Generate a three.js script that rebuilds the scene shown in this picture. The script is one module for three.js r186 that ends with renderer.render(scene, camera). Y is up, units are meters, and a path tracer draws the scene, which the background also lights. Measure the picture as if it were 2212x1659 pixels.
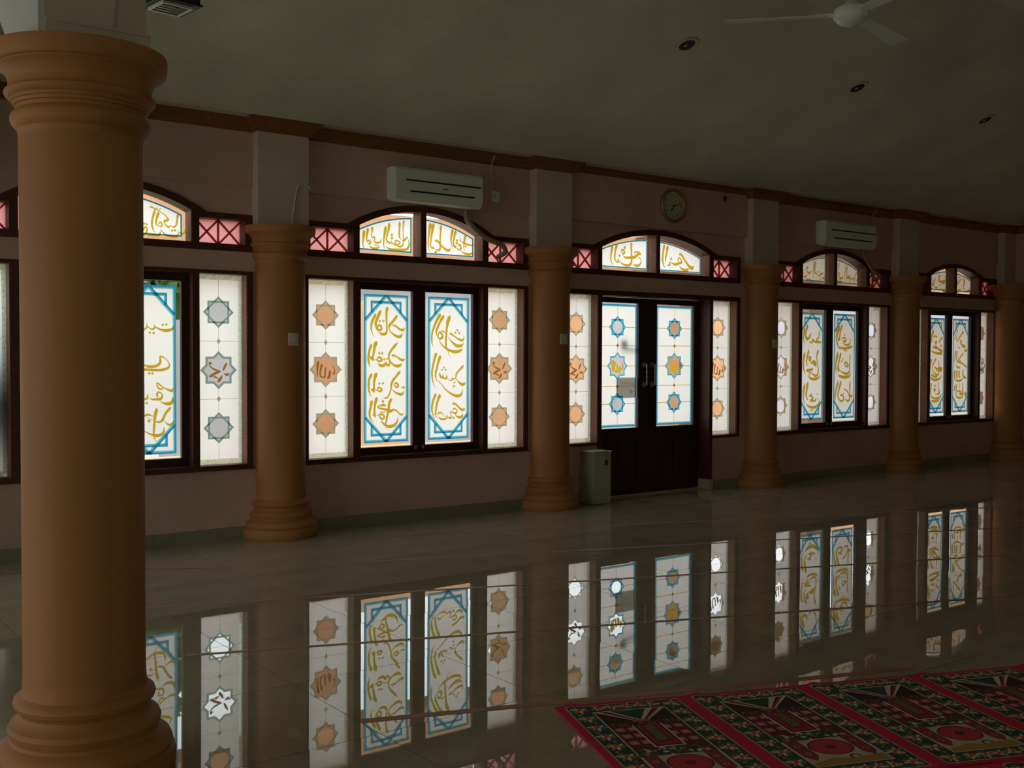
import * as THREE from 'three';
import { mergeGeometries, toCreasedNormals } from 'three/addons/utils/BufferGeometryUtils.js';
import { RoundedBoxGeometry } from 'three/addons/geometries/RoundedBoxGeometry.js';

// ---------------------------------------------------------------- camera, sky, sun, exposure
const scene = new THREE.Scene();
const camera = new THREE.PerspectiveCamera(39.319, 2212 / 1659, 0.05, 200);
{
  const D2R = Math.PI / 180, yaw = 36.956 * D2R, pitch = -1.5122 * D2R, roll = 0.1903 * D2R;
  const F = new THREE.Vector3(Math.sin(yaw) * Math.cos(pitch), Math.sin(pitch), -Math.cos(yaw) * Math.cos(pitch));
  const R = new THREE.Vector3(Math.cos(yaw), 0, Math.sin(yaw)), U = new THREE.Vector3().crossVectors(R, F);
  const R2 = R.clone().multiplyScalar(Math.cos(roll)).addScaledVector(U, Math.sin(roll));
  const U2 = U.clone().multiplyScalar(Math.cos(roll)).addScaledVector(R, -Math.sin(roll));
  camera.position.set(0, 1.6, 8.885);
  camera.quaternion.setFromRotationMatrix(new THREE.Matrix4().makeBasis(R2, U2, F.clone().negate()));
  camera.updateMatrixWorld(true);
}
const renderer = new THREE.WebGLRenderer({ antialias: true });
renderer.toneMapping = THREE.LinearToneMapping;
renderer.toneMappingExposure = 1.0;
renderer.shadowMap.enabled = true;
const SKY = new THREE.Color().setRGB(2.3, 2.45, 2.5);
scene.background = SKY;
scene.backgroundIntensity = 1.0;
const sun = new THREE.DirectionalLight(new THREE.Color().setRGB(1, 0.95, 0.86), 3.2);
sun.position.set(9, 30, 7); sun.target.position.set(6, 0, -3); sun.castShadow = true;
sun.shadow.mapSize.set(4096, 4096);
Object.assign(sun.shadow.camera, { left: -25, right: 25, top: 25, bottom: -25, near: 1, far: 70 });
scene.add(sun, sun.target);

// ---------------------------------------------------------------- helpers
let seed = 20240607;
const rnd = () => { seed = (seed * 1664525 + 1013904223) >>> 0; return seed / 4294967296; };
const rr = (a, b) => a + (b - a) * rnd();
const taken = {};
const numbered = n => { const k = taken[n] = (taken[n] ?? -1) + 1; return k ? `${n}_${String(k).padStart(3, '0')}` : n; };
const lin = (r, g, b) => new THREE.Color().setRGB(r, g, b);
const std = (c, roughness = 0.8, extra = {}) => new THREE.MeshPhysicalMaterial({ color: c, roughness, metalness: 0, side: THREE.DoubleSide, ...extra });
const norm = g => { const n = g.index ? g.toNonIndexed() : g; for (const k of Object.keys(n.attributes)) if (!['position', 'normal', 'uv'].includes(k)) n.deleteAttribute(k); if (!n.attributes.uv) n.setAttribute('uv', new THREE.BufferAttribute(new Float32Array(n.attributes.position.count * 2), 2)); return n; };
const merge = a => a.length === 1 ? norm(a[0]) : mergeGeometries(a.map(norm));
function metreUV(g) {                                  // uv in metres from the side each face points to
  const p = g.attributes.position, n = g.attributes.normal, uv = new Float32Array(p.count * 2);
  for (let i = 0; i < p.count; i++) {
    const ax = Math.abs(n.getX(i)), ay = Math.abs(n.getY(i)), az = Math.abs(n.getZ(i));
    const [u, v] = ay > ax && ay > az ? [p.getX(i), p.getZ(i)] : ax > az ? [p.getZ(i), p.getY(i)] : [p.getX(i), p.getY(i)];
    uv[2 * i] = u; uv[2 * i + 1] = v;
  }
  g.setAttribute('uv', new THREE.BufferAttribute(uv, 2)); return g;
}
const bx = (x0, x1, y0, y1, z0, z1) => new THREE.BoxGeometry(x1 - x0, y1 - y0, z1 - z0).translate((x0 + x1) / 2, (y0 + y1) / 2, (z0 + z1) / 2);
const rbx = (x0, x1, y0, y1, z0, z1, r = 0.01, s = 3) => new RoundedBoxGeometry(x1 - x0, y1 - y0, z1 - z0, s, r).translate((x0 + x1) / 2, (y0 + y1) / 2, (z0 + z1) / 2);
function mesh(name, geos, m, parent, uvm = true) {
  const g = merge(Array.isArray(geos) ? geos : [geos]);
  const o = new THREE.Mesh(uvm ? metreUV(g) : g, m);
  o.name = parent ? name : numbered(name); o.castShadow = o.receiveShadow = true;
  (parent || scene).add(o); return o;
}
function group(name, label, category, kind, grp) {
  const o = new THREE.Group(); o.name = numbered(name); scene.add(o); return tag(o, label, category, kind, grp);
}
function tag(o, label, category, kind, grp) {
  o.userData = { label, category }; if (kind) o.userData.kind = kind; if (grp) o.userData.group = grp; return o;
}
const tube = (pts, r, n = 40, s = 8) => new THREE.TubeGeometry(new THREE.CatmullRomCurve3(pts.map(p => new THREE.Vector3(...p)), false, 'catmullrom', 0.5), n, r, s);
function sheet(name, polys, z, m, parent) {            // flat pieces of glass or paint; each poly is points or {p, holes}
  const gs = polys.map(q => {
    const s = new THREE.Shape((q.p || q).map(a => new THREE.Vector2(a[0], a[1])));
    for (const h of q.holes || []) s.holes.push(new THREE.Path(h.map(a => new THREE.Vector2(a[0], a[1]))));
    return new THREE.ShapeGeometry(s);
  });
  const g = merge(gs); g.translate(0, 0, z);
  return mesh(name, g, m, parent);
}
function extr(pts, holes, z0, z1) {
  const s = new THREE.Shape(pts.map(a => new THREE.Vector2(a[0], a[1])));
  for (const h of holes) s.holes.push(new THREE.Path(h.map(a => new THREE.Vector2(a[0], a[1]))));
  return new THREE.ExtrudeGeometry(s, { depth: z1 - z0, bevelEnabled: false, curveSegments: 8 }).translate(0, 0, z0);
}
function inset(pts, d) {                               // counter-clockwise polygon moved inwards
  const n = pts.length, out = [];
  for (let i = 0; i < n; i++) {
    const a = pts[(i + n - 1) % n], b = pts[i], c = pts[(i + 1) % n];
    let e1 = [b[0] - a[0], b[1] - a[1]], e2 = [c[0] - b[0], c[1] - b[1]];
    const l1 = Math.hypot(...e1), l2 = Math.hypot(...e2);
    const n1 = [-e1[1] / l1, e1[0] / l1], n2 = [-e2[1] / l2, e2[0] / l2];
    const k = 1 + n1[0] * n2[0] + n1[1] * n2[1];
    out.push([b[0] + d * (n1[0] + n2[0]) / k, b[1] + d * (n1[1] + n2[1]) / k]);
  }
  return out;
}
const ring = (pts, a, b) => ({ p: inset(pts, a), holes: [inset(pts, b).slice().reverse()] });
const rect = (x0, x1, y0, y1) => [[x0, y0], [x1, y0], [x1, y1], [x0, y1]];
const strip = (a, b, w) => { const dx = b[0] - a[0], dy = b[1] - a[1], l = Math.hypot(dx, dy), x = -dy / l * w / 2, y = dx / l * w / 2; return [[a[0] - x, a[1] - y], [b[0] - x, b[1] - y], [b[0] + x, b[1] + y], [a[0] + x, a[1] + y]]; };
const star16 = (cx, cy, R, sy = 1) => Array.from({ length: 16 }, (_, k) => { const r = k % 2 ? R * 0.7654 : R, t = k * Math.PI / 8; return [cx + r * Math.cos(t), cy + sy * r * Math.sin(t)]; });
const square = (cx, cy, R, t0) => Array.from({ length: 4 }, (_, k) => [cx + R * Math.cos(t0 + k * Math.PI / 2), cy + R * Math.sin(t0 + k * Math.PI / 2)]);
function stroke(a, sx, sy, ox, oy, sw = sx) {          // a pen stroke: x, y, width triples -> ribbon
  const n = a.length / 3, P = [];
  for (let i = 0; i < n; i++) P.push([a[3 * i] * sx + ox, a[3 * i + 1] * sy + oy, a[3 * i + 2] * sw * (n > 1 ? 1.22 : 1.1)]);
  if (n === 1) { const [x, y, w] = P[0], h = w * 0.72; const s = new THREE.Shape([[x - h, y], [x, y - h], [x + h, y], [x, y + h]].map(q => new THREE.Vector2(...q))); return new THREE.ShapeGeometry(s); }
  const S = [], per = 6, cr = (p0, p1, p2, p3, t) => 0.5 * (2 * p1 + (p2 - p0) * t + (2 * p0 - 5 * p1 + 4 * p2 - p3) * t * t + (3 * p1 - p0 - 3 * p2 + p3) * t * t * t);
  for (let i = 0; i < n - 1; i++) for (let k = 0; k < per + (i === n - 2 ? 1 : 0); k++) {
    const t = k / per, q = [P[Math.max(0, i - 1)], P[i], P[i + 1], P[Math.min(n - 1, i + 2)]];
    S.push([0, 1, 2].map(j => cr(q[0][j], q[1][j], q[2][j], q[3][j], t)));
  }
  const pos = [], idx = [], uv = [], nor = [];
  S.forEach((p, i) => {
    const a0 = S[Math.max(0, i - 1)], b0 = S[Math.min(S.length - 1, i + 1)], dx = b0[0] - a0[0], dy = b0[1] - a0[1], l = Math.hypot(dx, dy) || 1, w = Math.max(0.001, p[2]) / 2;
    pos.push(p[0] - dy / l * w, p[1] + dx / l * w, 0, p[0] + dy / l * w, p[1] - dx / l * w, 0); nor.push(0, 0, 1, 0, 0, 1); uv.push(0, 0, 0, 0);
    if (i) { const k = 2 * i; idx.push(k - 2, k - 1, k, k, k - 1, k + 1); }
  });
  const g = new THREE.BufferGeometry();
  g.setAttribute('position', new THREE.Float32BufferAttribute(pos, 3)); g.setAttribute('normal', new THREE.Float32BufferAttribute(nor, 3)); g.setAttribute('uv', new THREE.Float32BufferAttribute(uv, 2)); g.setIndex(idx); return g;
}
function strokes(list, z, sx = 0.001, sy = 0.001, ox = 0, oy = 0, sw = sx) {   // all strokes of a panel joined into one layer of paint, row by row
  const rows = new Map(), dy = Math.min(0.0016, sy * 12), tri = [];
  for (const a of list) { const g = norm(stroke(a, sx, sy, ox, oy, sw)), p = g.attributes.position; for (let i = 0; i < p.count; i += 3) tri.push([0, 1, 2].map(k => [p.getX(i + k), p.getY(i + k)])); }
  for (const t of tri) {
    const lo = Math.min(t[0][1], t[1][1], t[2][1]), hi = Math.max(t[0][1], t[1][1], t[2][1]);
    for (let r = Math.ceil(lo / dy - 0.5); (r + 0.5) * dy < hi; r++) {
      const y = (r + 0.5) * dy, xs = [];
      for (let k = 0; k < 3; k++) { const A = t[k], B = t[(k + 1) % 3]; if ((A[1] <= y) !== (B[1] <= y)) xs.push(A[0] + (B[0] - A[0]) * (y - A[1]) / (B[1] - A[1])); }
      if (xs.length === 2) { if (!rows.has(r)) rows.set(r, []); rows.get(r).push([Math.min(...xs), Math.max(...xs)]); }
    }
  }
  const pos = [], nor = [], uv = [];
  for (const [r, iv] of rows) {
    iv.sort((p, q) => p[0] - q[0]); const out = [];
    for (const q of iv) { const l = out[out.length - 1]; if (l && q[0] <= l[1] + 1e-5) l[1] = Math.max(l[1], q[1]); else out.push([...q]); }
    for (const [x0, x1] of out) { const y0 = r * dy, y1 = y0 + dy; pos.push(x0, y0, z, x1, y0, z, x1, y1, z, x0, y0, z, x1, y1, z, x0, y1, z); for (let k = 0; k < 6; k++) { nor.push(0, 0, 1); uv.push(0, 0); } }
  }
  const g = new THREE.BufferGeometry(); g.setAttribute('position', new THREE.Float32BufferAttribute(pos, 3)); g.setAttribute('normal', new THREE.Float32BufferAttribute(nor, 3)); g.setAttribute('uv', new THREE.Float32BufferAttribute(uv, 2)); return g;
}

// ---------------------------------------------------------------- procedural textures (grain and mottling only)
const hash = (x, y, s) => { let h = (x * 374761393 + y * 668265263 + s * 1442695041) | 0; h = Math.imul(h ^ (h >>> 13), 1274126177); return ((h ^ (h >>> 16)) >>> 0) / 4294967296; };
function vnoise(x, y, per, s) { const xi = Math.floor(x), yi = Math.floor(y), fx = x - xi, fy = y - yi, u = fx * fx * (3 - 2 * fx), v = fy * fy * (3 - 2 * fy), m = q => ((q % per) + per) % per; const a = hash(m(xi), m(yi), s), b = hash(m(xi + 1), m(yi), s), c = hash(m(xi), m(yi + 1), s), d = hash(m(xi + 1), m(yi + 1), s); return a + (b - a) * u + (c - a) * v + (a - b - c + d) * u * v; }
function tex(size, fn, metres, srgb = true) {
  const d = new Uint8Array(size * size * 4);
  for (let y = 0; y < size; y++) for (let x = 0; x < size; x++) { const c = fn(x / size, y / size), i = 4 * (y * size + x); for (let k = 0; k < 3; k++) d[i + k] = Math.max(0, Math.min(255, c[k])); d[i + 3] = 255; }
  const t = new THREE.DataTexture(d, size, size, THREE.RGBAFormat); t.wrapS = t.wrapT = THREE.RepeatWrapping; t.magFilter = THREE.LinearFilter; t.minFilter = THREE.LinearMipmapLinearFilter; t.generateMipmaps = true;
  if (srgb) t.colorSpace = THREE.SRGBColorSpace; t.repeat.set(1 / metres, 1 / metres); t.needsUpdate = true; return t;
}
const fb = (u, v, f, s, o = 4) => { let a = 0, w = 0.5; for (let k = 0; k < o; k++) { a += w * vnoise(u * f, v * f, f, s + k); f *= 2; w /= 2; } return a; };
const mottle = tex(256, (u, v) => { const n = 232 + 40 * (fb(u, v, 4, 3) - 0.47) + 10 * (fb(u, v, 64, 9, 2) - 0.4); return [n, n, n]; }, 2.6);
const plasterBump = tex(256, (u, v) => { const n = 128 + 120 * (fb(u, v, 24, 17) - 0.47); return [n, n, n]; }, 1.1, false);
const grain = tex(256, (u, v) => { const w = fb(u, v, 4, 31) * 0.6; const n = 190 + 65 * (0.5 + 0.5 * Math.sin((u * 22 + w * 9) * 6.283)) * (0.4 + fb(u, v, 32, 5, 2)) - 30; return [n, n * 0.96, n * 0.9]; }, 0.5);
const hammered = tex(256, (u, v) => { const n = fb(u, v, 22, 71, 3); return [196 + 110 * (n - 0.2), 208 + 100 * (n - 0.2), 196 + 110 * (n - 0.2)]; }, 0.22);
const grainH = grain.clone(); grainH.rotation = Math.PI / 2; grainH.needsUpdate = true;
const speck = tex(256, (u, v) => { const n = 236 + 26 * (fb(u, v, 5, 41) - 0.47) + 26 * (fb(u, v, 90, 47, 2) - 0.4); return [n, n * 0.995, n * 0.975]; }, 1.3);

const M = {
  wall: std(lin(0.80, 0.51, 0.385), 0.85, { map: mottle, bumpMap: plasterBump, bumpScale: 0.0012 }),
  pier: std(lin(0.76, 0.62, 0.47), 0.85, { map: mottle, bumpMap: plasterBump, bumpScale: 0.0012 }),
  white: std(lin(0.72, 0.72, 0.66), 0.85, { map: mottle }),
  ceiling: std(lin(0.80, 0.77, 0.56), 0.9, { map: mottle }),
  column: std(lin(0.54, 0.225, 0.065), 0.62, { map: mottle }),
  wood: std(lin(0.17, 0.045, 0.02), 0.5, { map: grain }),
  lit_reveal: std(lin(0.46, 0.17, 0.07), 0.5, { map: grain }),  // frame wood lightened: glow on the jambs painted into the colour
  doorWood: std(lin(0.085, 0.022, 0.014), 0.5, { map: grain }),
  cornice: std(lin(0.50, 0.20, 0.03), 0.45, { map: grainH }),
  skirting: std(lin(0.34, 0.34, 0.22), 0.3, { map: speck }),
  grout: std(lin(0.13, 0.085, 0.045), 0.9),
  strip: std(lin(0.36, 0.13, 0.02), 0.5),
  clear: new THREE.MeshPhysicalMaterial({ color: 0xffffff, transmission: 1, roughness: 0, thickness: 0, ior: 1.5, side: THREE.DoubleSide }),
  frost: new THREE.MeshPhysicalMaterial({ color: lin(0.88, 0.92, 0.93), transmission: 0.96, roughness: 1, thickness: 0, ior: 1.45, side: THREE.DoubleSide }),
  frostPlain: new THREE.MeshPhysicalMaterial({ color: lin(0.9, 0.9, 0.8), transmission: 0.96, roughness: 1, thickness: 0, ior: 1.45, side: THREE.DoubleSide }),
  hammered: new THREE.MeshPhysicalMaterial({ color: lin(0.95, 1, 0.92), map: hammered, transmission: 0.97, roughness: 0.8, thickness: 0, side: THREE.DoubleSide }),
  blue: new THREE.MeshPhysicalMaterial({ color: lin(0.025, 0.36, 0.66), transmission: 0.94, roughness: 1, thickness: 0, side: THREE.DoubleSide }),
  cyan: new THREE.MeshPhysicalMaterial({ color: lin(0.17, 0.64, 0.70), transmission: 0.94, roughness: 1, thickness: 0, side: THREE.DoubleSide }),
  teal: new THREE.MeshPhysicalMaterial({ color: lin(0.035, 0.24, 0.32), transmission: 0.94, roughness: 1, thickness: 0, side: THREE.DoubleSide }),
  gold: new THREE.MeshPhysicalMaterial({ color: lin(0.70, 0.46, 0.02), transmission: 0.95, roughness: 1, thickness: 0, side: THREE.DoubleSide }),
  brownInk: new THREE.MeshPhysicalMaterial({ color: lin(0.34, 0.15, 0.035), transmission: 0.85, roughness: 1, thickness: 0, side: THREE.DoubleSide }),
  bevelGrey: new THREE.MeshPhysicalMaterial({ color: lin(0.27, 0.40, 0.36), transmission: 0.95, roughness: 0.8, thickness: 0, side: THREE.DoubleSide }),
  bevel: new THREE.MeshPhysicalMaterial({ color: lin(0.52, 0.52, 0.38), transmission: 0.95, roughness: 0.75, thickness: 0, side: THREE.DoubleSide }),
  pink: new THREE.MeshPhysicalMaterial({ color: lin(0.82, 0.36, 0.38), transmission: 0.95, roughness: 1, thickness: 0, side: THREE.DoubleSide }),
  pinkBar: std(lin(0.55, 0.2, 0.21), 0.95, { transmission: 0.8, thickness: 0 }),
  whitePlastic: std(lin(0.80, 0.86, 0.68), 0.32),
  dark: std(lin(0.012, 0.012, 0.012), 0.5),
  steel: std(lin(0.45, 0.45, 0.43), 0.28, { metalness: 0.9 }),
  cable: std(lin(0.6, 0.57, 0.5), 0.6),
  hose: std(lin(0.34, 0.27, 0.16), 0.55),
  brass: std(lin(0.42, 0.24, 0.05), 0.35, { metalness: 0.5 }),
  peach: std(lin(0.74, 0.42, 0.22), 0.8, { map: mottle }),
  paving: std(lin(0.62, 0.60, 0.56), 0.8, { map: speck }),
  paleHouse: std(lin(0.42, 0.42, 0.46), 0.85, { map: mottle }),
  lawn: std(lin(0.12, 0.22, 0.05), 1),
  leaf: std(lin(0.07, 0.17, 0.035), 0.7, { transmission: 0.3, thickness: 0 }),
  bark: std(lin(0.12, 0.08, 0.05), 0.9, { map: grain }),
};
const S = 'structure';
const WRITING = {
  ab1: [
    [-482,2002,2,-482,1978,23,-508,1935,22,-523,1884,18,-523,1842,12,-508,1804,6,-489,1774,2],
    [-428,2031,2,-428,2014,25,-453,1962,25,-474,1915,23,-474,1881,18,-460,1843,10,-438,1826,7],
    [-457,1868,13,-445,1883,17,-426,1884,18,-413,1865,17,-418,1843,18,-438,1839,17,-455,1849,13,-457,1868,10],
    [-443,1822,4,-418,1805,18,-389,1801,23,-364,1810,23,-353,1836,16,-354,1887,14,-357,1951,17,-357,2016,21,-350,2050,25,-350,2067,2],
    [-431,1926,19],
    [-391,1927,19],
    [-238,1993,5,-248,1971,21,-285,1927,21,-320,1892,23,-330,1866,12,-315,1828,8,-280,1803,16,-240,1782,23,-205,1780,26,-185,1800,14,-182,1817,2],
    [-295,1891,5,-270,1887,14,-235,1868,14,-205,1849,19,-170,1845,23,-160,1863,9,-162,1874,2],
    [-525,1710,2,-525,1693,22,-542,1650,20,-552,1599,20,-554,1549,18,-545,1510,10,-533,1485,2],
    [-474,1736,2,-474,1719,30,-487,1681,26,-496,1629,20,-506,1587,18,-516,1570,23,-538,1591,7],
    [-535,1587,7,-521,1572,25,-506,1559,20,-491,1546,4],
    [-494,1566,4,-472,1557,5,-462,1549,7],
    [-465,1553,11,-450,1574,16,-433,1581,16,-413,1566,18,-413,1549,18,-438,1542,16,-462,1549,11],
    [-435,1619,19],
    [-405,1619,19],
    [-381,1561,17],
    [-349,1566,17],
    [-453,1523,5,-428,1504,21,-394,1499,23,-374,1514,21,-367,1534,9,-354,1510,18,-335,1503,18,-322,1527,16,-330,1574,14,-327,1613,19,-290,1665,21,-255,1700,21,-233,1721,5],
    [-320,1553,7,-300,1523,12,-265,1501,21,-220,1497,26,-195,1510,14,-190,1527,2],
    [-302,1598,9,-280,1598,19,-245,1587,12,-205,1562,19,-170,1553,21,-155,1566,4],
    [-523,1429,2,-525,1412,24,-545,1372,20,-552,1321,19,-550,1270,17,-538,1232,10,-518,1200,2],
    [-474,1435,2,-474,1418,28,-487,1376,23,-494,1329,18,-494,1286,18,-506,1270,25,-528,1270,9],
    [-509,1268,23,-494,1252,14,-487,1242,4],
    [-487,1269,7,-462,1265,9],
    [-455,1267,11,-452,1286,14,-433,1290,14,-411,1272,16,-416,1257,16,-438,1255,16,-457,1265,9],
    [-435,1328,19],
    [-396,1330,19],
    [-205,1451,4,-215,1434,21,-250,1395,19,-285,1357,21,-305,1314,19,-305,1284,13,-320,1241,13,-339,1202,14,-364,1188,14,-394,1195,2],
    [-300,1275,3,-270,1248,10,-230,1228,19,-190,1221,23,-169,1236,12,-172,1255,2],
    [-270,1326,12,-245,1330,16,-225,1308,16,-242,1291,16,-265,1304,12,-270,1326,9],
    [-200,1293,2,-175,1286,14,-157,1286,14,-164,1301,2],
    [-521,1172,2,-521,1155,25,-530,1108,20,-542,1058,19,-540,1015,16,-523,985,8,-492,960,2],
    [-467,1201,2,-467,1184,27,-482,1137,21,-489,1090,19,-489,1043,19,-492,1033,23,-511,1033,7],
    [-489,1030,23,-474,1002,4],
    [-472,1026,5,-445,1025,6,-428,1029,11],
    [-445,1025,9,-423,1033,14,-389,1023,16,-384,997,16,-408,987,14,-428,1007,14,-438,1025,7],
    [-418,977,5,-399,950,13,-364,923,18,-319,913,26,-270,924,23,-240,954,16,-232,988,7,-232,1005,2],
    [-364,923,7,-347,880,2],
    [-426,1058,7,-403,1051,9,-369,1057,7],
    [-359,1108,4,-389,1122,21,-418,1118,14,-457,1106,9,-428,1091,14,-379,1081,18,-339,1069,23,-315,1060,26,-280,1074,16,-245,1062,12,-215,1035,12,-189,1023,16,-172,1029,7,-172,1045,2],
    [-396,1156,22],
    [-317,1182,5,-310,1172,26,-327,1133,23,-332,1090,22,-339,1056,21,-349,1013,19,-359,971,16,-367,941,14,-367,923,7]],
  ab2: [
    [250,2020,2,250,1998,26,216,1947,25,193,1900,21,170,1846,18,158,1795,16,159,1745,14,165,1711,8,177,1687,2],
    [289,2003,2,290,1984,28,259,1940,21,234,1893,20,213,1847,19,211,1823,13,220,1796,8,234,1785,6],
    [232,1800,8,243,1826,15,267,1826,19,281,1801,17,281,1778,21,257,1766,17,237,1777,11,232,1800,8],
    [244,1758,4,262,1723,9,299,1688,15,337,1665,19,384,1646,22,435,1636,28,492,1645,24,516,1662,13,523,1678,2],
    [362,2001,2,366,1982,28,348,1935,32,336,1880,21,332,1825,19,327,1767,18,325,1724,17,327,1685,17,341,1661,9,360,1619,6,384,1578,2],
    [271,1851,2,290,1840,13,318,1829,6],
    [350,1786,4,379,1752,11,416,1721,19,459,1697,26,506,1698,24,530,1714,11,537,1734,2],
    [367,1824,6,393,1812,19,430,1791,11,468,1768,15,511,1755,22,537,1761,17,542,1781,8,535,1809,2],
    [463,1853,19],
    [437,1829,19],
    [487,1826,19],
    [209,1629,2,207,1610,25,189,1563,22,173,1497,19,161,1439,17,164,1381,15,175,1331,9,201,1278,2],
    [255,1602,2,253,1583,26,235,1532,21,219,1478,19,205,1428,18,205,1393,15,217,1354,7,258,1326,7,296,1287,9,338,1247,12,389,1215,17,441,1196,24,484,1193,26,517,1216,17,531,1259,2],
    [302,1478,17],
    [279,1456,17],
    [321,1456,17],
    [251,1431,2,253,1412,17,267,1380,15,286,1384,19,291,1417,2],
    [291,1380,13,319,1368,17,337,1384,15,333,1407,2],
    [337,1372,4,365,1352,6,389,1350,11,403,1360,17,398,1375,9],
    [403,1361,9,431,1367,10,448,1371,9],
    [536,1506,4,524,1485,20,483,1449,17,455,1418,18,448,1394,13,448,1371,7,469,1343,9,498,1319,20,531,1307,26,555,1318,17,553,1332,2],
    [429,1328,18],
    [422,1291,18],
    [203,1228,2,201,1206,23,180,1164,21,166,1118,19,160,1072,18,167,1029,12,180,994,7,197,968,2],
    [252,1217,2,249,1194,28,231,1155,21,217,1109,19,208,1063,17,203,1016,15,208,993,6,236,984,5],
    [226,1008,9,245,1030,13,268,1028,11,296,1006,5,324,981,3],
    [240,988,5,264,968,15,296,963,17,329,969,15,343,988,13,338,1008,3],
    [347,984,6,376,972,17,392,983,13,385,1011,8,371,1035,5,399,1030,10,437,1019,17,456,1028,15,458,1048,11,437,1066,11,413,1061,11,411,1045,5],
    [420,972,20],
    [432,1013,4,456,989,11,489,976,22,518,983,20,527,1002,11,522,1022,2],
    [404,1108,11,422,1116,19,451,1105,15,479,1079,15,513,1054,22,546,1053,18,549,1073,4]],
  abt1: [
    [-596,2785,2,-596,2767,25,-601,2727,23,-607,2683,15,-609,2651,12,-602,2625,7,-591,2606,2],
    [-556,2805,2,-556,2791,22,-563,2752,19,-568,2714,14,-566,2686,11,-555,2669,6],
    [-555,2678,6,-548,2690,12,-535,2685,14,-528,2668,16,-541,2655,12,-553,2666,6],
    [-541,2644,3,-521,2625,14,-491,2615,19,-461,2617,20,-438,2630,14,-425,2648,2],
    [-508,2820,2,-508,2809,19,-510,2779,14,-515,2753,9,-515,2727,8,-505,2716,9,-488,2726,14,-481,2709,13,-485,2688,9,-475,2674,13,-448,2672,19,-421,2681,14,-409,2702,8,-408,2720,2],
    [-476,2648,14],
    [-455,2646,14],
    [-357,2840,2,-361,2819,24,-369,2778,24,-376,2742,17,-382,2698,14,-384,2663,12,-379,2636,7,-367,2615,2],
    [-320,2872,2,-322,2852,22,-328,2810,19,-340,2768,16,-349,2735,14,-350,2706,13,-340,2689,16,-316,2679,14,-299,2680,11,-299,2703,3],
    [-293,2758,21],
    [-291,2727,21],
    [-296,2695,3,-282,2678,10,-255,2668,19,-231,2667,14,-203,2680,10,-207,2695,14,-228,2705,11,-248,2708,10,-255,2694,10,-238,2687,13],
    [-234,2657,5,-217,2650,13,-193,2651,16,-172,2670,14,-164,2703,10,-166,2742,8,-167,2801,9,-164,2861,14,-159,2894,19,-159,2910,2],
    [-207,2893,2,-205,2872,21,-207,2828,16,-209,2783,18,-207,2748,14,-193,2722,5,-172,2712,6,-152,2716,19,-134,2735,13,-124,2745,10,-110,2725,6,-99,2696,11,-101,2666,16,-120,2635,19,-152,2624,19,-214,2619,21,-282,2616,21,-330,2625,14,-361,2644,2]],
  abt2: [
    [148,2909,2,146,2889,29,136,2839,25,128,2785,18,123,2736,14,121,2693,13,125,2660,9,136,2634,5,150,2615,2],
    [183,2908,2,181,2885,27,171,2841,24,160,2787,18,152,2737,15,148,2694,13,154,2668,11,172,2660,16,185,2670,11,176,2686,2],
    [185,2660,3,207,2649,5,235,2644,16,255,2648,18,262,2679,15,262,2728,14,262,2778,15,266,2828,16,270,2871,22,272,2898,2],
    [199,2729,9,215,2738,18,239,2727,16,262,2702,18,290,2680,15,322,2659,20,358,2648,26,382,2663,13,380,2674,2],
    [209,2622,22],
    [412,2869,2,408,2845,26,398,2804,22,392,2764,17,394,2724,13,402,2687,7,421,2645,2],
    [446,2854,2,444,2834,24,432,2796,18,424,2756,17,420,2719,15,431,2693,17,451,2684,15,439,2703,7],
    [463,2753,22],
    [461,2725,22],
    [455,2681,3,475,2668,11,504,2667,17,512,2691,15,503,2711,15,487,2713,15,487,2693,11],
    [508,2654,3,540,2635,13,586,2625,21,627,2627,21,652,2646,11,658,2668,2],
    [565,2822,2,563,2802,21,554,2764,19,550,2730,15,546,2697,10,551,2673,6,557,2650,2],
    [497,2781,2,499,2764,9,516,2748,7,548,2734,17,589,2723,15,631,2715,15,655,2722,9,668,2735,2],
    [569,2701,18]],
  w02: [
    [247,1827,4,276,1805,11,302,1804,13,328,1821,11,335,1843,7,328,1864,2],
    [287,1798,18,294,1772,3],
    [339,1836,6,361,1814,9,383,1811,13,398,1826,11,391,1856,2],
    [398,1833,6,424,1819,11,462,1805,17,507,1802,21,545,1814,17,555,1833,9,551,1851,2],
    [466,1850,16],
    [496,1852,16],
    [357,1781,16],
    [389,1779,16],
    [245,1528,6,267,1520,9,304,1513,9,341,1500,17,385,1499,21,426,1512,19,444,1539,17,442,1565,13,444,1583,11,461,1580,11,491,1561,6,513,1535,8,521,1508,11,506,1486,17,460,1471,19,396,1469,17,322,1474,17,267,1478,15,237,1487,7],
    [249,1568,7,267,1557,11,308,1550,2],
    [350,1442,16],
    [377,1442,16],
    [299,1339,19],
    [258,1294,7,284,1286,17,269,1271,11],
    [407,1358,6,426,1356,11,459,1328,9,490,1312,9,520,1297,15,543,1296,19,548,1319,2],
    [411,1351,7,425,1321,11,448,1307,11,467,1320,8],
    [251,1246,2,273,1238,6,295,1228,11,324,1229,15,337,1248,11,332,1270,4],
    [350,1236,2,376,1223,11,414,1224,17,444,1227,19,459,1249,13,452,1272,9,429,1283,13,414,1269,13,421,1242,13],
    [440,1212,3,466,1192,11,504,1184,23,538,1194,23,548,1221,15,542,1243,2],
    [300,1194,16],
    [328,1194,16],
    [408,1153,2,409,1130,22,398,1089,21,394,1048,17,390,1003,16,386,959,14,386,929,11,391,898,6,412,864,2],
    [286,1093,2,309,1090,13,338,1098,15,368,1088,7,390,1078,3],
    [331,1076,4,364,1057,4,386,1048,4],
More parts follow.
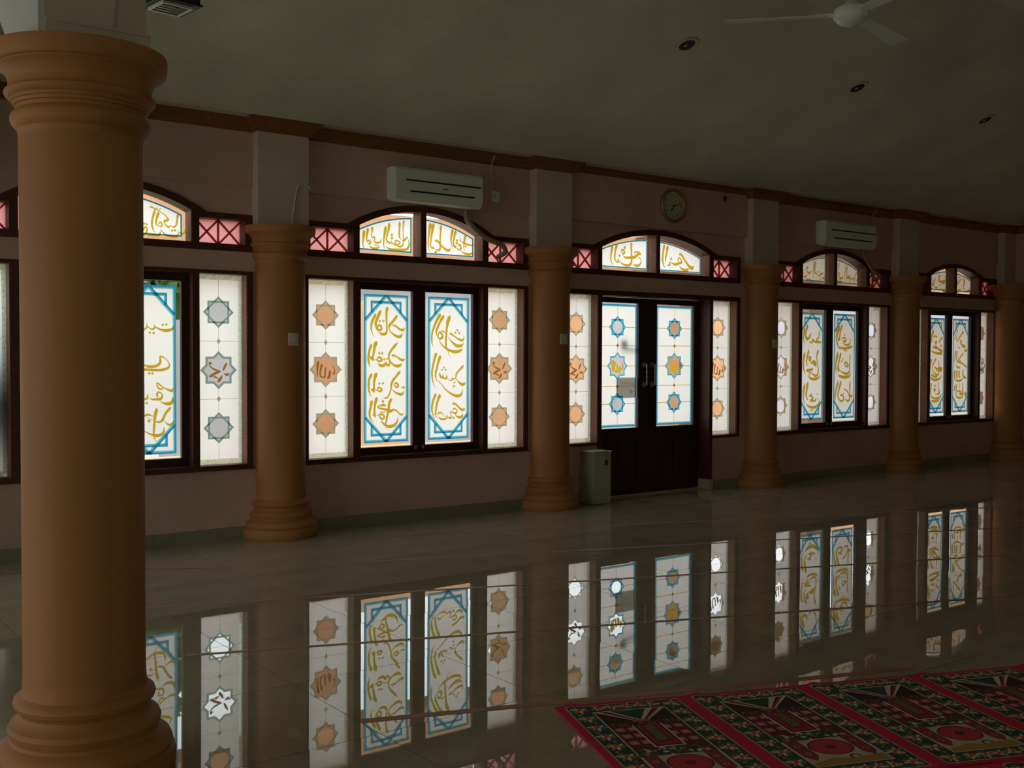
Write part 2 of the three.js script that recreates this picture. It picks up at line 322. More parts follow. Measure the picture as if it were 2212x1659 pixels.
    [347,1044,20],
    [405,1037,9,431,1032,15,458,1046,17,471,1072,17,488,1105,17,519,1142,19,532,1157,4],
    [473,1042,3,496,1018,9,522,1006,17,545,1017,15,551,1047,2],
    [257,1145,22,279,1134,15,272,1104,4],
    [271,1026,7,286,1026,15,304,1010,13,290,996,11,275,1004,9],
    [249,1001,2,282,981,4,319,954,7,360,933,13,405,920,21,446,926,21,469,948,15,474,974,9,469,991,2]],
  w0t2: [
    [318,2685,15],
    [339,2681,15],
    [271,2640,2,296,2623,6,315,2632,8,321,2655,11,335,2656,13,343,2637,11,334,2609,14,312,2596,14,287,2592,12,265,2596,6],
    [338,2601,4,365,2594,14,401,2594,17,438,2599,17,453,2617,11,450,2637,2],
    [408,2815,6,405,2789,17,394,2755,15,385,2715,15,383,2679,13,390,2649,10,401,2630,6,412,2612,2],
    [439,2792,6,436,2775,20,424,2738,15,419,2707,14,423,2685,10,438,2672,8],
    [441,2686,6,447,2703,10,461,2705,11,469,2688,11,458,2671,10,444,2675,6],
    [452,2656,2,469,2632,8,497,2606,11,534,2595,14,574,2593,16,603,2608,13,610,2631,2],
    [366,2828,8,383,2826,13,408,2817,8,433,2806,8,461,2788,7,495,2769,8,515,2745,10,520,2732,14,500,2722,16,488,2721,13,492,2696,8,506,2680,10,526,2673,14,540,2688,3],
    [543,2683,4,566,2676,13,583,2686,11,594,2715,11,598,2752,13,602,2775,19,603,2786,3],
    [422,2830,3,430,2814,11],
    [456,2827,3,450,2810,11],
    [553,2645,16],
    [577,2647,16],
    [600,2642,2,620,2629,9,646,2625,14,662,2641,11,656,2669,2]],
  dt1: [
    [-610,2847,3,-610,2830,26,-617,2785,25,-628,2742,20,-631,2705,18,-629,2677,15,-616,2644,9,-589,2613,2],
    [-545,2862,3,-545,2840,28,-558,2797,22,-567,2760,18,-573,2717,22,-567,2686,15,-547,2662,13,-524,2661,20,-513,2678,20,-525,2709,2],
    [-498,2731,25],
    [-418,2828,27],
    [-502,2673,3,-467,2647,13,-420,2632,20,-366,2629,27,-327,2646,24,-312,2689,22,-313,2746,22,-317,2803,22,-319,2846,24,-318,2874,25,-320,2890,7],
    [-468,2771,13,-464,2797,20,-441,2798,23,-426,2782,20,-429,2762,20,-452,2758,17,-468,2771,10],
    [-460,2743,3,-437,2728,8,-406,2715,20,-355,2718,25,-305,2721,27,-258,2732,27,-219,2758,24,-183,2771,27,-167,2761,10],
    [-187,2782,17,-219,2789,15,-254,2790,14,-266,2778,14,-258,2755,5],
    [-218,2740,3,-187,2722,12,-165,2692,10,-170,2666,17,-198,2638,24,-237,2632,24,-269,2640,15,-284,2660,2]],
  dt2: [
    [208,2907,2,204,2878,28,192,2830,25,185,2780,23,179,2730,26,186,2693,21,198,2661,14,229,2626,2],
    [260,2899,2,260,2873,30,250,2822,23,238,2775,23,228,2733,18,231,2698,7],
    [247,2670,3,276,2662,12,293,2669,21,301,2690,19,297,2713,5],
    [309,2705,5,334,2692,11,368,2682,21,409,2681,25,455,2698,25,493,2709,22,489,2733,14,476,2753,16,451,2757,14,434,2742,13,447,2716,11],
    [321,2741,27],
    [451,2672,3,481,2646,14,519,2628,22,562,2622,27,600,2629,25,613,2644,5],
    [452,2797,14,475,2806,22,501,2790,23,531,2759,22,569,2719,22,604,2686,25,638,2658,33,673,2653,40,698,2667,18,702,2679,2]],
  cd1: [
    [-501,1988,4,-506,1957,25,-524,1896,25,-529,1834,18,-503,1757,3],
    [-447,2024,4,-452,1997,32,-476,1935,28,-487,1873,25,-456,1835,40,-426,1851,25],
    [-444,1835,20,-395,1859,25,-408,1882,18],
    [-402,1886,20],
    [-371,1898,18],
    [-413,1804,8,-370,1786,20,-333,1805,22,-340,1840,10,-302,1802,20,-259,1794,25,-222,1799,25,-260,1837,15,-210,1853,18,-205,1908,18,-187,1947,15],
    [-259,1791,22,-166,1792,22,-172,1803,10],
    [-495,1661,4,-507,1619,32,-524,1549,28,-525,1473,24,-510,1411,18,-472,1360,3],
    [-423,1696,4,-423,1665,30,-446,1596,25,-463,1526,20,-444,1480,12],
    [-421,1580,25,-385,1596,25,-378,1565,22,-396,1542,22,-421,1580,18],
    [-383,1518,12,-341,1518,20,-266,1503,25,-292,1538,22,-341,1534,22,-303,1495,18,-241,1472,15],
    [-232,1690,5,-226,1670,32,-249,1596,18,-229,1503,14,-215,1425,16,-227,1362,25,-276,1347,25,-350,1379,15,-461,1418,20,-400,1422,30,-327,1437,25],
    [-402,1365,22],
    [-429,1349,5,-386,1317,25,-312,1301,32,-226,1312,30,-183,1346,12,-184,1378,3],
    [-489,1249,4,-500,1203,35,-517,1126,28,-522,1056,22,-496,986,10,-478,967,3],
    [-434,1267,4,-434,1240,35,-451,1163,28,-462,1086,24,-430,1027,12],
    [-407,1077,15,-370,1084,22,-320,1044,25,-369,1018,25,-320,1013,20,-270,1016,22,-252,1051,15],
    [-346,1103,22],
    [-225,1097,22],
    [-460,986,4,-429,954,20,-355,929,28,-257,934,28,-189,987,20,-190,1026,8,-234,1050,5],
    [-363,890,22],
    [-330,889,22]],
  cd2: [
    [246,2018,5,215,1978,52,184,1898,36,179,1819,26,199,1764,21,252,1692,3],
    [284,2039,4,285,2011,31,254,1939,26,242,1867,26,224,1835,36,256,1832,16],
    [288,1836,13,333,1860,21,379,1845,19,367,1809,26,315,1812,21],
    [352,1896,21],
    [315,1788,6,381,1761,21,446,1766,26,478,1814,13,484,1854,4],
    [200,1736,10,290,1717,26,394,1717,29,499,1734,27,525,1758,5],
    [353,1687,23],
    [392,1681,23],
    [201,1664,4,195,1621,42,171,1534,29,164,1446,23,187,1351,3],
    [272,1661,4,266,1629,31,235,1549,26,217,1470,26,225,1422,42,245,1398,8],
    [313,1569,23],
    [294,1537,23],
    [257,1414,10,336,1378,23,414,1369,30,466,1405,23,471,1485,19,476,1565,17,481,1630,19],
    [346,1502,16,385,1525,23,438,1477,23,386,1469,19,353,1502,13],
    [213,1359,4,259,1335,29,350,1322,34,454,1333,30,499,1381,8],
    [221,1279,4,203,1224,31,172,1137,25,154,1050,19,168,1010,3],
    [279,1275,4,273,1239,33,236,1152,27,218,1065,23,252,1008,19],
    [263,1080,21,315,1071,23,349,1030,23,317,999,26,252,1004,21],
    [334,1094,23],
    [359,1158,26,419,1129,19,466,1068,19,473,1019,23,441,996,26,381,1017,13],
    [488,1276,5,480,1212,27,481,1132,19,492,1067,23,538,1058,43]],
  de1: [
    [-469,1972,5,-474,1897,30,-479,1819,22,-491,1733,11,-455,1686,11,-329,1659,31,-174,1652,33],
    [-415,2012,5,-420,1968,38,-447,1898,27,-459,1819,22],
    [-405,1898,22,-349,1911,22,-307,1891,20],
    [-340,1816,46],
    [-205,1770,33],
    [-429,1741,11,-345,1746,44,-289,1730,27,-203,1695,33,-161,1688,28],
    [-256,1813,22,-222,1861,24,-173,1901,22],
    [-459,1568,43,-478,1490,30,-483,1404,11],
    [-334,1576,27,-382,1521,26,-422,1451,20,-406,1388,15,-335,1340,27,-265,1348,24,-254,1450,20,-256,1545,18],
    [-366,1451,24,-295,1423,27,-211,1418,66,-168,1426,33],
    [-337,1391,22,-295,1395,16],
    [-481,1310,9,-417,1270,27,-319,1261,33,-222,1284,24,-180,1323,6],
    [-447,1341,27,-363,1305,27,-293,1312,22],
    [-485,1208,33,-477,1130,16,-468,1059,9],
    [-437,1208,22,-455,1114,17,-453,1027,13,-383,991,24,-285,985,27,-201,1014,22,-159,1053,9],
    [-255,1225,20,-260,1142,15,-237,1071,33,-272,1047,20,-343,1057,7],
    [-358,1112,49],
    [-373,1175,22],
    [-334,1173,22],
    [-445,957,13,-368,943,31,-270,949,28,-214,975,9]],
  de2: [
    [237,2015,20,224,1930,14,212,1834,7],
    [188,1946,16,161,1865,18],
    [406,1994,40,349,1940,23,277,1883,20,220,1826,11],
    [314,1863,16,359,1835,18,345,1795,18,427,1763,44,472,1772,17],
    [307,1851,14,330,1803,16],
    [251,1758,9,310,1738,25],
    [429,1703,23,488,1699,32,510,1732,9],
    [194,1689,32,182,1609,25,169,1529,9],
    [238,1690,28,225,1609,20,212,1545,14],
    [408,1666,23,328,1601,21,242,1529,20,286,1529,20,344,1549,23],
    [286,1521,14,390,1504,25,450,1472,23,525,1443,25],
    [207,1489,9,244,1448,23,318,1440,32],
    [187,1400,34,175,1320,28,176,1264,14],
    [245,1400,28,233,1320,25,249,1279,23],
    [304,1392,32,291,1327,28,322,1287,23],
    [414,1415,18,401,1351,29,425,1302,34,499,1281,23],
    [169,1272,9,249,1243,25,338,1242,25,410,1278,16],
    [179,1168,25,173,1087,16],
    [222,1191,25,224,1086,23,226,1006,18,300,980,25,388,990,21,409,1059,34,399,1132,21,397,1209,18],
    [309,1198,16,311,1125,11],
    [254,1086,18,342,1076,29,328,1036,29,402,1043,29],
    [484,1033,58]],
  cdt1: [
    [-590,2779,17,-595,2748,12],
    [-555,2693,17,-541,2701,17,-540,2682,20,-564,2681,17],
    [-544,2735,15],
    [-526,2732,15],
    [-492,2696,15],
    [-552,2658,4,-522,2648,17,-485,2654,25,-461,2674,15],
    [-473,2631,5,-436,2616,17,-393,2616,15,-376,2644,2],
    [-463,2786,20,-442,2767,12,-469,2751,20,-468,2728,12,-444,2710,17,-401,2704,22,-374,2721,12,-371,2738,2],
    [-449,2679,9,-413,2676,10],
    [-321,2870,4,-317,2836,18,-323,2777,14,-331,2719,12,-333,2669,9,-308,2623,2],
    [-284,2865,23,-289,2810,21,-295,2756,19,-297,2725,20,-278,2702,23,-241,2696,15],
    [-229,2728,18],
    [-201,2727,15],
    [-235,2689,5,-197,2671,18,-179,2695,18,-148,2705,20,-117,2714,13],
    [-154,2677,5,-135,2651,15,-103,2644,23,-79,2661,8],
    [-172,2622,19],
    [-172,2649,8,-169,2634,8]],
  cdt2: [
    [152,2865,26,143,2817,15,141,2762,8],
    [229,2885,10,223,2837,16,208,2785,10,202,2745,9,225,2727,21,232,2707,16,226,2687,8,246,2668,21,291,2666,26,316,2691,8],
    [155,2684,16,181,2689,18,175,2665,18,149,2668,13],
    [175,2641,5,214,2619,21,266,2616,23,295,2627,10],
    [233,2646,15],
    [259,2649,15],
    [369,2845,16,366,2789,13,354,2733,10,352,2677,7,370,2614,2],
    [414,2839,16,399,2791,16,387,2739,15,394,2703,11],
    [400,2707,8,446,2698,21,466,2678,18,421,2676,24,375,2678,16],
    [460,2658,8,493,2656,21,519,2677,13],
    [454,2638,18,468,2619,6],
    [512,2677,6,539,2668,16,572,2679,16,591,2720,15,617,2750,19,627,2762,5],
    [579,2664,8,619,2653,16,639,2662,6],
    [543,2640,15],
    [569,2641,15]],
  det1: [
    [-430,2790,6,-437,2738,13,-440,2704,8],
    [-356,2769,17,-391,2713,21,-420,2664,26,-451,2677,14,-500,2695,19],
    [-511,2674,21,-463,2656,16],
    [-396,2652,5,-359,2633,14,-329,2627,24,-299,2642,10],
    [-504,2623,7,-467,2608,21,-438,2619,14],
    [-254,2825,38,-259,2787,36,-267,2746,24,-273,2711,14],
    [-264,2729,14,-190,2722,34,-117,2732,38,-86,2768,14,-131,2804,7],
    [-178,2709,14,-122,2694,24],
    [-245,2685,12,-213,2666,24],
    [-200,2625,5,-156,2589,19,-113,2577,26,-63,2593,12]],
  det2: [
    [227,2768,29,215,2733,29,190,2711,15],
    [360,2799,9,291,2753,20,235,2706,20,204,2670,10],
    [283,2805,25],
    [412,2790,40,426,2749,37,407,2706,25,402,2657,15,454,2641,10],
    [256,2626,7,294,2621,20,332,2636,7],
    [200,2593,15,232,2584,22,276,2592,7],
    [442,2595,10,507,2605,20,571,2628,25,585,2590,8],
    [614,2715,10,583,2678,8]],
  allah: [
    [-479,490,10,-479,379,127,-510,157,118,-521,-83,78,-510,-287,59,-469,-462,8],
    [-260,333,10,-260,231,108,-312,28,88,-354,-176,78,-323,-360,69,-208,-416,69,-83,-434,78,-42,-287,78,-42,-102,69,-10,46,88,-10,148,10],
    [229,-28,16,250,-139,108,229,-305,127,167,-453,118,62,-453,39],
    [385,250,12,500,102,49,552,-65,59,500,-231,88,396,-166,29]],
  name: [
    [448,407,32,365,239,105,233,-22,63],
    [-355,295,25,-475,389,95,-487,258,53,-355,108,63,-163,15,84,-19,-4,21],
    [101,-79,32,29,-69,105,-235,-191,116,-427,-303,105,-535,-284,21],
    [-319,-368,21,-187,-359,84,-31,-434,32],
    [197,-265,17,125,-396,105,5,-564,126,-19,-649,32],
    [269,-172,21,436,-237,116,532,-209,74,580,-125,8]],
};
// ---------------------------------------------------------------- the setting
const XL = -5, XR = 16.45, ZB = 14;
// bays: centre, half width of the frame, half width of the sash opening, crown of the arch
const BAYS = [
  { c: 2.62, hw: 1.222, so: 0.683, crown: 3.035, w: [null, 'w02'], t: [null, 'w0t2'] },
  { c: 5.604, hw: 1.281, so: 0.707, crown: 3.045, w: ['ab1', 'ab2'], t: ['abt1', 'abt2'] },
  { c: 8.775, hw: 1.40, so: 0.862, crown: 3.042, door: true, t: ['dt1', 'dt2'] },
  { c: 12.07, hw: 1.235, so: 0.69, crown: 3.03, w: ['cd1', 'cd2'], t: ['cdt1', 'cdt2'] },
  { c: 14.973, hw: 1.145, so: 0.652, crown: 2.99, w: ['de1', 'de2'], t: ['det1', 'det2'] },
];
const PLAIN_BAYS = [{ c: -0.42, hw: 1.22 }, { c: -3.45, hw: 1.22 }];
const COLX = [4.08, 7.135, 10.5, 13.566, 16.28];
const Y0 = 0.614, Y1 = 2.3235, T0 = 2.492, T1 = 2.814;
const arcPts = (c, a, crown, base, off, xa, xb, n = 28) => {       // points of the arch from xa to xb
  const h = crown - base, R = (a * a + h * h) / (2 * h), cy = crown - R, r = R - off;
  return Array.from({ length: n + 1 }, (_, i) => { const x = xa + (xb - xa) * i / n; return [c + x, cy + Math.sqrt(Math.max(0, r * r - x * x))]; });
};
{ // wall with the windows
  const holes = [];
  for (const b of BAYS) {
    const { c, hw, so, crown } = b, a = so + 0.125;
    holes.push(b.door
      ? [[c - hw, Y0], [c - so - 0.055, Y0], [c - so - 0.055, 0.001], [c + so + 0.055, 0.001], [c + so + 0.055, Y0], [c + hw, Y0], [c + hw, Y1], [c - hw, Y1]]
      : rect(c - hw, c + hw, Y0, Y1));
    holes.push([[c - hw, T0], [c + hw, T0], [c + hw, T1], ...arcPts(c, a, crown, T1, 0, a, -a), [c - hw, T1]]);
  }
  for (const b of PLAIN_BAYS) holes.push(rect(b.c - b.hw, b.c + b.hw, Y0, Y1));
  const w = group('wall_front', 'pink plastered wall pierced by calligraphy windows', 'wall', S);
  mesh('plaster', extr(rect(XL - 0.25, XR + 0.25, 0, 3.8), holes, -0.25, 0), M.wall, w);
  // shallow beam above the arches, between the piers
  const xs = [1.05, ...COLX];
  for (let i = 0; i < 5; i++) mesh('beam_panel', bx(xs[i] + 0.239, xs[i + 1] - (i === 4 ? 0.15 : 0.239), 3.057, 3.6, -0.01, i === 2 ? 0.05 : 0.022), M.wall, w);
  mesh('beam_panel', bx(XL, 1.05 - 0.239, 3.057, 3.6, -0.01, 0.022), M.wall, w);
}
{ // other walls: left with open doorways, back with frosted panes added for fill light
  const wl = group('wall_left', 'plain wall with open doorways outside the picture', 'wall', S);
  const g = extr(rect(-0.25, ZB + 0.25, 0, 5.3), [rect(0.9, 3.1, 0.001, 2.9), rect(3.6, 5.8, 0.001, 2.9)], -0.25, 0); g.rotateY(-Math.PI / 2).translate(XL - 0.25, 0, 0);
  mesh('plaster', g, M.white, wl);
  const wr = group('wall_right', 'pink end wall beside the last column', 'wall', S);
  mesh('plaster', bx(XR, XR + 0.25, 0, 5.3, -0.25, ZB + 0.25), M.wall, wr);
  const wb = group('wall_back', 'plain wall behind the viewer with added frosted fill light panes', 'wall', S);
  const bh = [-3.4, 0.6].map(x => rect(x, x + 1.8, 0.7, 2.5));
  mesh('plaster', extr(rect(XL - 0.25, XR + 0.25, 0, 5.3), bh, ZB, ZB + 0.25), M.white, wb);
  sheet('fill_light_pane', bh, ZB + 0.12, M.frostPlain, wb);  // unseen panes added to brighten the window wall
}
{ // ceiling: slopes up from the walls to a flat middle
  const c = group('ceiling', 'cream sloping ceiling rising away from the window wall', 'ceiling', S);
  const prof = [[-0.25, 3.64], [0.24, 3.64], [3.4, 4.98], [ZB - 3.4, 4.98], [ZB, 3.62], [ZB + 0.25, 3.52], [ZB + 0.25, 3.7], [ZB, 3.8], [ZB - 3.4, 5.15], [3.4, 5.15], [0.24, 3.82], [-0.25, 3.82]];
  const g = extr(prof.map(([z, y]) => [z, y]), [], 0, XR - XL + 0.5); g.rotateY(-Math.PI / 2); // shape x -> z, extrusion -> -x
  g.translate(XR + 0.25, 0, 0);
  mesh('slab', g, M.ceiling, c);
}
{ // floor: polished tiles, each its own piece, nearest in view as parts
  const f = group('floor', 'polished cream tile floor mirroring the windows', 'floor', S);
  mesh('screed', bx(XL - 0.25, XR + 0.25, -0.12, -0.006, -0.25, ZB + 0.25), M.grout, f);
  const tones = [[0.50, 0.455, 0.335], [0.48, 0.44, 0.325], [0.52, 0.47, 0.345], [0.495, 0.445, 0.33]];
  const tmats = tones.map(t => new THREE.MeshPhysicalMaterial({ color: lin(...t), map: speck, roughness: 0.01, ior: 1.6, side: THREE.DoubleSide }));
  const TX = 0.862, TZ = 0.85, J = 0.0018;
  const variant = (w, d, k) => {                                   // slightly uneven polish: normals lean and bow by fractions of a degree
    const n = 4, pos = [], nor = [], uv = [], idx = [];
    const r = (q) => hash(k, q, 77) - 0.5, tx = r(1) * 0.0022, tz = r(2) * 0.0022, b1 = r(3) * 0.0012 + 0.0003, b2 = r(4) * 0.0012 + 0.0003, q1 = r(5) * 0.0012;
    for (let j = 0; j <= n; j++) for (let i = 0; i <= n; i++) {
      const u = i / n, v = j / n, a = 2 * u - 1, b = 2 * v - 1;
      pos.push((u - 0.5) * w, 0, (v - 0.5) * d); uv.push(u * w, v * d);
      const nx = tx + b1 * a * a * a + q1 * b * 0.5, nz = tz + b2 * b * b * b + q1 * a * 0.5, l = Math.hypot(nx, 1, nz); nor.push(nx / l, 1 / l, nz / l);
    }
    for (let j = 0; j < n; j++) for (let i = 0; i < n; i++) { const p = j * (n + 1) + i; idx.push(p, p + n + 1, p + 1, p + 1, p + n + 1, p + n + 2); }
    const e = new THREE.BufferGeometry(); e.setAttribute('position', new THREE.Float32BufferAttribute(pos, 3)); e.setAttribute('normal', new THREE.Float32BufferAttribute(nor, 3)); e.setAttribute('uv', new THREE.Float32BufferAttribute(uv, 2)); e.setIndex(idx);
    const sides = [bx(-w / 2, w / 2, -0.006, -0.0005, -d / 2, d / 2)];
    const g = mergeGeometries([norm(e), ...sides.map(norm)]); return g;
  };
  const cache = {}, fwd = new THREE.Vector3(); camera.getWorldDirection(fwd);
  const rest = [], list = [];
  for (let i = -10; i <= 16; i++) for (let j = -4; j <= 13; j++) {
    const x0 = Math.max(XL, 3.13 + i * TX) + J, x1 = Math.min(XR, 3.13 + (i + 1) * TX) - J, z0 = Math.max(-0.14, 3.25 + j * TZ) + J, z1 = Math.min(ZB, 3.25 + (j + 1) * TZ) - J;
    if (x1 - x0 < 0.02 || z1 - z0 < 0.02) continue;
    const cx = (x0 + x1) / 2, cz = (z0 + z1) / 2, v = new THREE.Vector3(cx, 0, cz).sub(camera.position), depth = v.dot(fwd);
    const ndc = new THREE.Vector3(cx, 0, cz).project(camera);
    list.push({ x0, x1, z0, z1, cx, cz, seen: depth > 0.5 && Math.abs(ndc.x) < 1.25 && ndc.y > -1.5, depth });
  }
  list.sort((a, b) => a.depth - b.depth);
  let parts = 0;
  for (const t of list) {
    const w = t.x1 - t.x0, d = t.z1 - t.z0, k = Math.floor(rnd() * 14), key = `${w.toFixed(3)}_${d.toFixed(3)}_${k}`;
    const g = cache[key] ||= variant(w, d, k);
    if (t.seen && parts < 300) { const o = new THREE.Mesh(g, tmats[k % 4]); o.name = 'tile'; o.position.set(t.cx, 0, t.cz); o.receiveShadow = o.castShadow = true; f.add(o); parts++; }
    else rest.push(g.clone().translate(t.cx, 0, t.cz));
  }
  const o = new THREE.Mesh(mergeGeometries(rest), tmats[0]); o.name = 'outlying_tiles'; o.userData = { kind: 'stuff' }; o.receiveShadow = true; f.add(o);
}
{ // skirting tiles along the window wall
  const b = group('baseboard_front', 'grey-green skirting tiles at the foot of the window wall', 'baseboard', S);
  const cuts = [[1.35, 3.78], [4.38, 6.85], [7.44, 7.82], [9.73, 10.2], [10.8, 13.27], [13.87, 16.05], [-5, 0.75]];
  for (const [a, e] of cuts) { const n = Math.max(1, Math.round((e - a) / 0.86)); for (let i = 0; i < n; i++) mesh('skirting_tile', bx(a + (e - a) * i / n + 0.001, a + (e - a) * (i + 1) / n - 0.001, 0, 0.105, 0, 0.014), M.skirting, b); }
  const br = group('baseboard_right', 'grey-green skirting along the end wall', 'baseboard', S);
  mesh('skirting_tile', bx(XR - 0.014, XR, 0, 0.105, 0.4, ZB), M.skirting, br);
}
{ // cornice following the wall and stepping out round the piers
  const path = [[XL, 0]];
  for (const x of [1.05, ...COLX.slice(0, 4)]) path.push([x - 0.239, 0], [x - 0.239, 0.13], [x + 0.239, 0.13], [x + 0.239, 0]);
  path.push([COLX[4] - 0.15, 0], [COLX[4] - 0.15, 0.13], [XR, 0.13], [XR, ZB]);
  const prof = [[-0.005, 3.527], [0.022, 3.527], [0.028, 3.545], [0.045, 3.552], [0.05, 3.568], [0.064, 3.592], [0.086, 3.606], [0.1, 3.61], [0.1, 3.638], [-0.005, 3.638]];
  const n = path.length, nr = [];
  for (let i = 0; i < n - 1; i++) { const dx = path[i + 1][0] - path[i][0], dz = path[i + 1][1] - path[i][1], l = Math.hypot(dx, dz); nr.push([-dz / l, dx / l]); }
  const mit = path.map((_, i) => { const a = nr[Math.max(0, i - 1)], b = nr[Math.min(n - 2, i)], k = 1 + a[0] * b[0] + a[1] * b[1]; return [(a[0] + b[0]) / k, (a[1] + b[1]) / k]; });
  const pos = [];
  for (let i = 0; i < n - 1; i++) for (let j = 0; j < prof.length; j++) {
    const p = prof[j], q = prof[(j + 1) % prof.length];
    const V = (k, r) => [path[k][0] + mit[k][0] * r[0], r[1], path[k][1] + mit[k][1] * r[0]];
    const A = V(i, p), B = V(i + 1, p), C = V(i + 1, q), D = V(i, q);
    pos.push(...A, ...B, ...C, ...A, ...C, ...D);
  }
  const g = new THREE.BufferGeometry(); g.setAttribute('position', new THREE.Float32BufferAttribute(pos, 3)); g.computeVertexNormals();
  tag(mesh('trim_1', g, M.cornice), 'golden brown wooden cornice stepping round the wall piers', 'cornice', S);
}

// ---------------------------------------------------------------- glazing
function stainedStar(cx, cy, R, sy) { return star16(cx, cy, R, sy); }
function sashGlass(p, x0, x1, y0, y1, c, key) {         // panel with the blue strapwork frame
  const z = -0.10, w = x1 - x0, mx = (x0 + x1) / 2, R1 = inset(rect(x0, x1, y0, y1), 0.042), L = x0 + 0.056, Rr = x1 - 0.056;
  sheet('clear_glass', [ring(rect(x0, x1, y0, y1), 0, 0.043)], z, M.clear, p);
  sheet('frosted_glass', [inset(R1, 0.002)], z, M.frost, p);
  const blue = [], cyan = [];
  blue.push(ring(R1, 0, 0.015)); cyan.push(ring(R1, 0.015, 0.028));
  const par = (a, b, o, w) => { const dx = b[0] - a[0], dy = b[1] - a[1], l = Math.hypot(dx, dy), x = -dy / l * o, y = dx / l * o; return strip([a[0] + x, a[1] + y], [b[0] + x, b[1] + y], w); };
  for (const s of [1, -1]) {
    const ye = s > 0 ? y1 : y0, apex = [mx, ye - s * 0.052], l = [L, ye - s * 0.292], r = [Rr, ye - s * 0.292];
    for (const [a, b] of [[l, apex], [apex, r]]) { blue.push(par(a, b, s * 0.008, 0.018)); cyan.push(par(a, b, -s * 0.008, 0.014)); }
    const x2 = x0 + 0.13, x3 = x1 - 0.13, yt = ye - s * 0.118, onD = x => l[1] + (apex[1] - l[1]) * (x - L) / (mx - L);
    blue.push(strip([x2 - 0.014, yt + s * 0.006], [x3 + 0.014, yt + s * 0.006], 0.017), strip([x2 - 0.006, yt], [x2 - 0.006, onD(x2)], 0.016), strip([x3 + 0.006, yt], [x3 + 0.006, onD(x2)], 0.016));
    cyan.push(strip([x2 + 0.002, yt - s * 0.008], [x3 - 0.002, yt - s * 0.008], 0.011), strip([x2 + 0.0075, yt], [x2 + 0.0075, onD(x2)], 0.011), strip([x3 - 0.0075, yt], [x3 - 0.0075, onD(x2)], 0.011));
  }
  sheet('blue_border', blue, z + 0.002, M.blue, p);
  sheet('pale_blue_inlay', cyan, z + 0.0035, M.cyan, p);
  if (key && WRITING[key]) {
    mesh('gold_lettering', strokes(WRITING[key], z + 0.004, 0.001, 0.001, c, 0), M.gold, p);
  }
}
function sidelight(parent, x0, x1, y0, y1, key, blueish) {
  const z = -0.11, w = x1 - x0, h = y1 - y0, mx = (x0 + x1) / 2, B = 0.036;
  const p = new THREE.Group(); p.name = 'sidelight'; parent.add(p);
  const st = [[y1 - 0.197 * h, 0.138], [y1 - 0.503 * h, 0.166], [y1 - 0.808 * h, 0.138]].map(([y, r]) => [mx, y, Math.min(r, w * 0.37 + (r > 0.15 ? 0.022 : 0))]);
  sheet('clear_glass', st.map(([x, y, r]) => star16(x, y, r)), z, M.clear, p);
  sheet('frosted_glass', [{ p: rect(x0 + B, x1 - B, y0 + B * 1.2, y1 - B * 1.2), holes: st.map(([x, y, r]) => star16(x, y, r * 0.985).reverse()) }], z, M.frost, p);
  sheet('textured_border', [{ p: rect(x0, x1, y0, y1), holes: [rect(x0 + B, x1 - B, y0 + B * 1.2, y1 - B * 1.2).reverse()] }], z, M.hammered, p);
  const bev = [], lines = [];
  for (const [i, [x, y, r]] of st.entries()) {
    if (i === 1) bev.push({ p: star16(x, y, r), holes: [star16(x, y, r * 0.83).reverse()] });
    else { bev.push({ p: square(x, y, r, Math.PI / 4), holes: [square(x, y, r * 0.82, Math.PI / 4).reverse()] }, { p: square(x, y, r, 0), holes: [square(x, y, r * 0.82, 0).reverse()] }); }
  }
  sheet('bevelled_star', bev, z + 0.002, blueish ? M.bevelGrey : M.bevel, p);
  const dy = [y1 - 0.35 * h, y1 - 0.655 * h];
  for (const y of dy) { lines.push([[mx - 0.02, y], [mx, y - 0.028], [mx + 0.02, y], [mx, y + 0.028]], rect(x0 + B, x1 - B, y - 0.0018, y + 0.0018)); }
  lines.push(rect(mx - 0.0018, mx + 0.0018, y0 + 0.04, st[2][1] - st[2][2]), rect(mx - 0.0018, mx + 0.0018, st[2][1] + st[2][2], st[1][1] - st[1][2]), rect(mx - 0.0018, mx + 0.0018, st[1][1] + st[1][2], st[0][1] - st[0][2]), rect(mx - 0.0018, mx + 0.0018, st[0][1] + st[0][2], y1 - 0.04));
  sheet('leading', lines, z + 0.003, M.bevel, p);
  if (key) mesh('star_lettering', strokes(WRITING[key], z + 0.004, st[1][2] / 1000, st[1][2] / 1000, mx, st[1][1]), M.brownInk, p);
  return p;
}
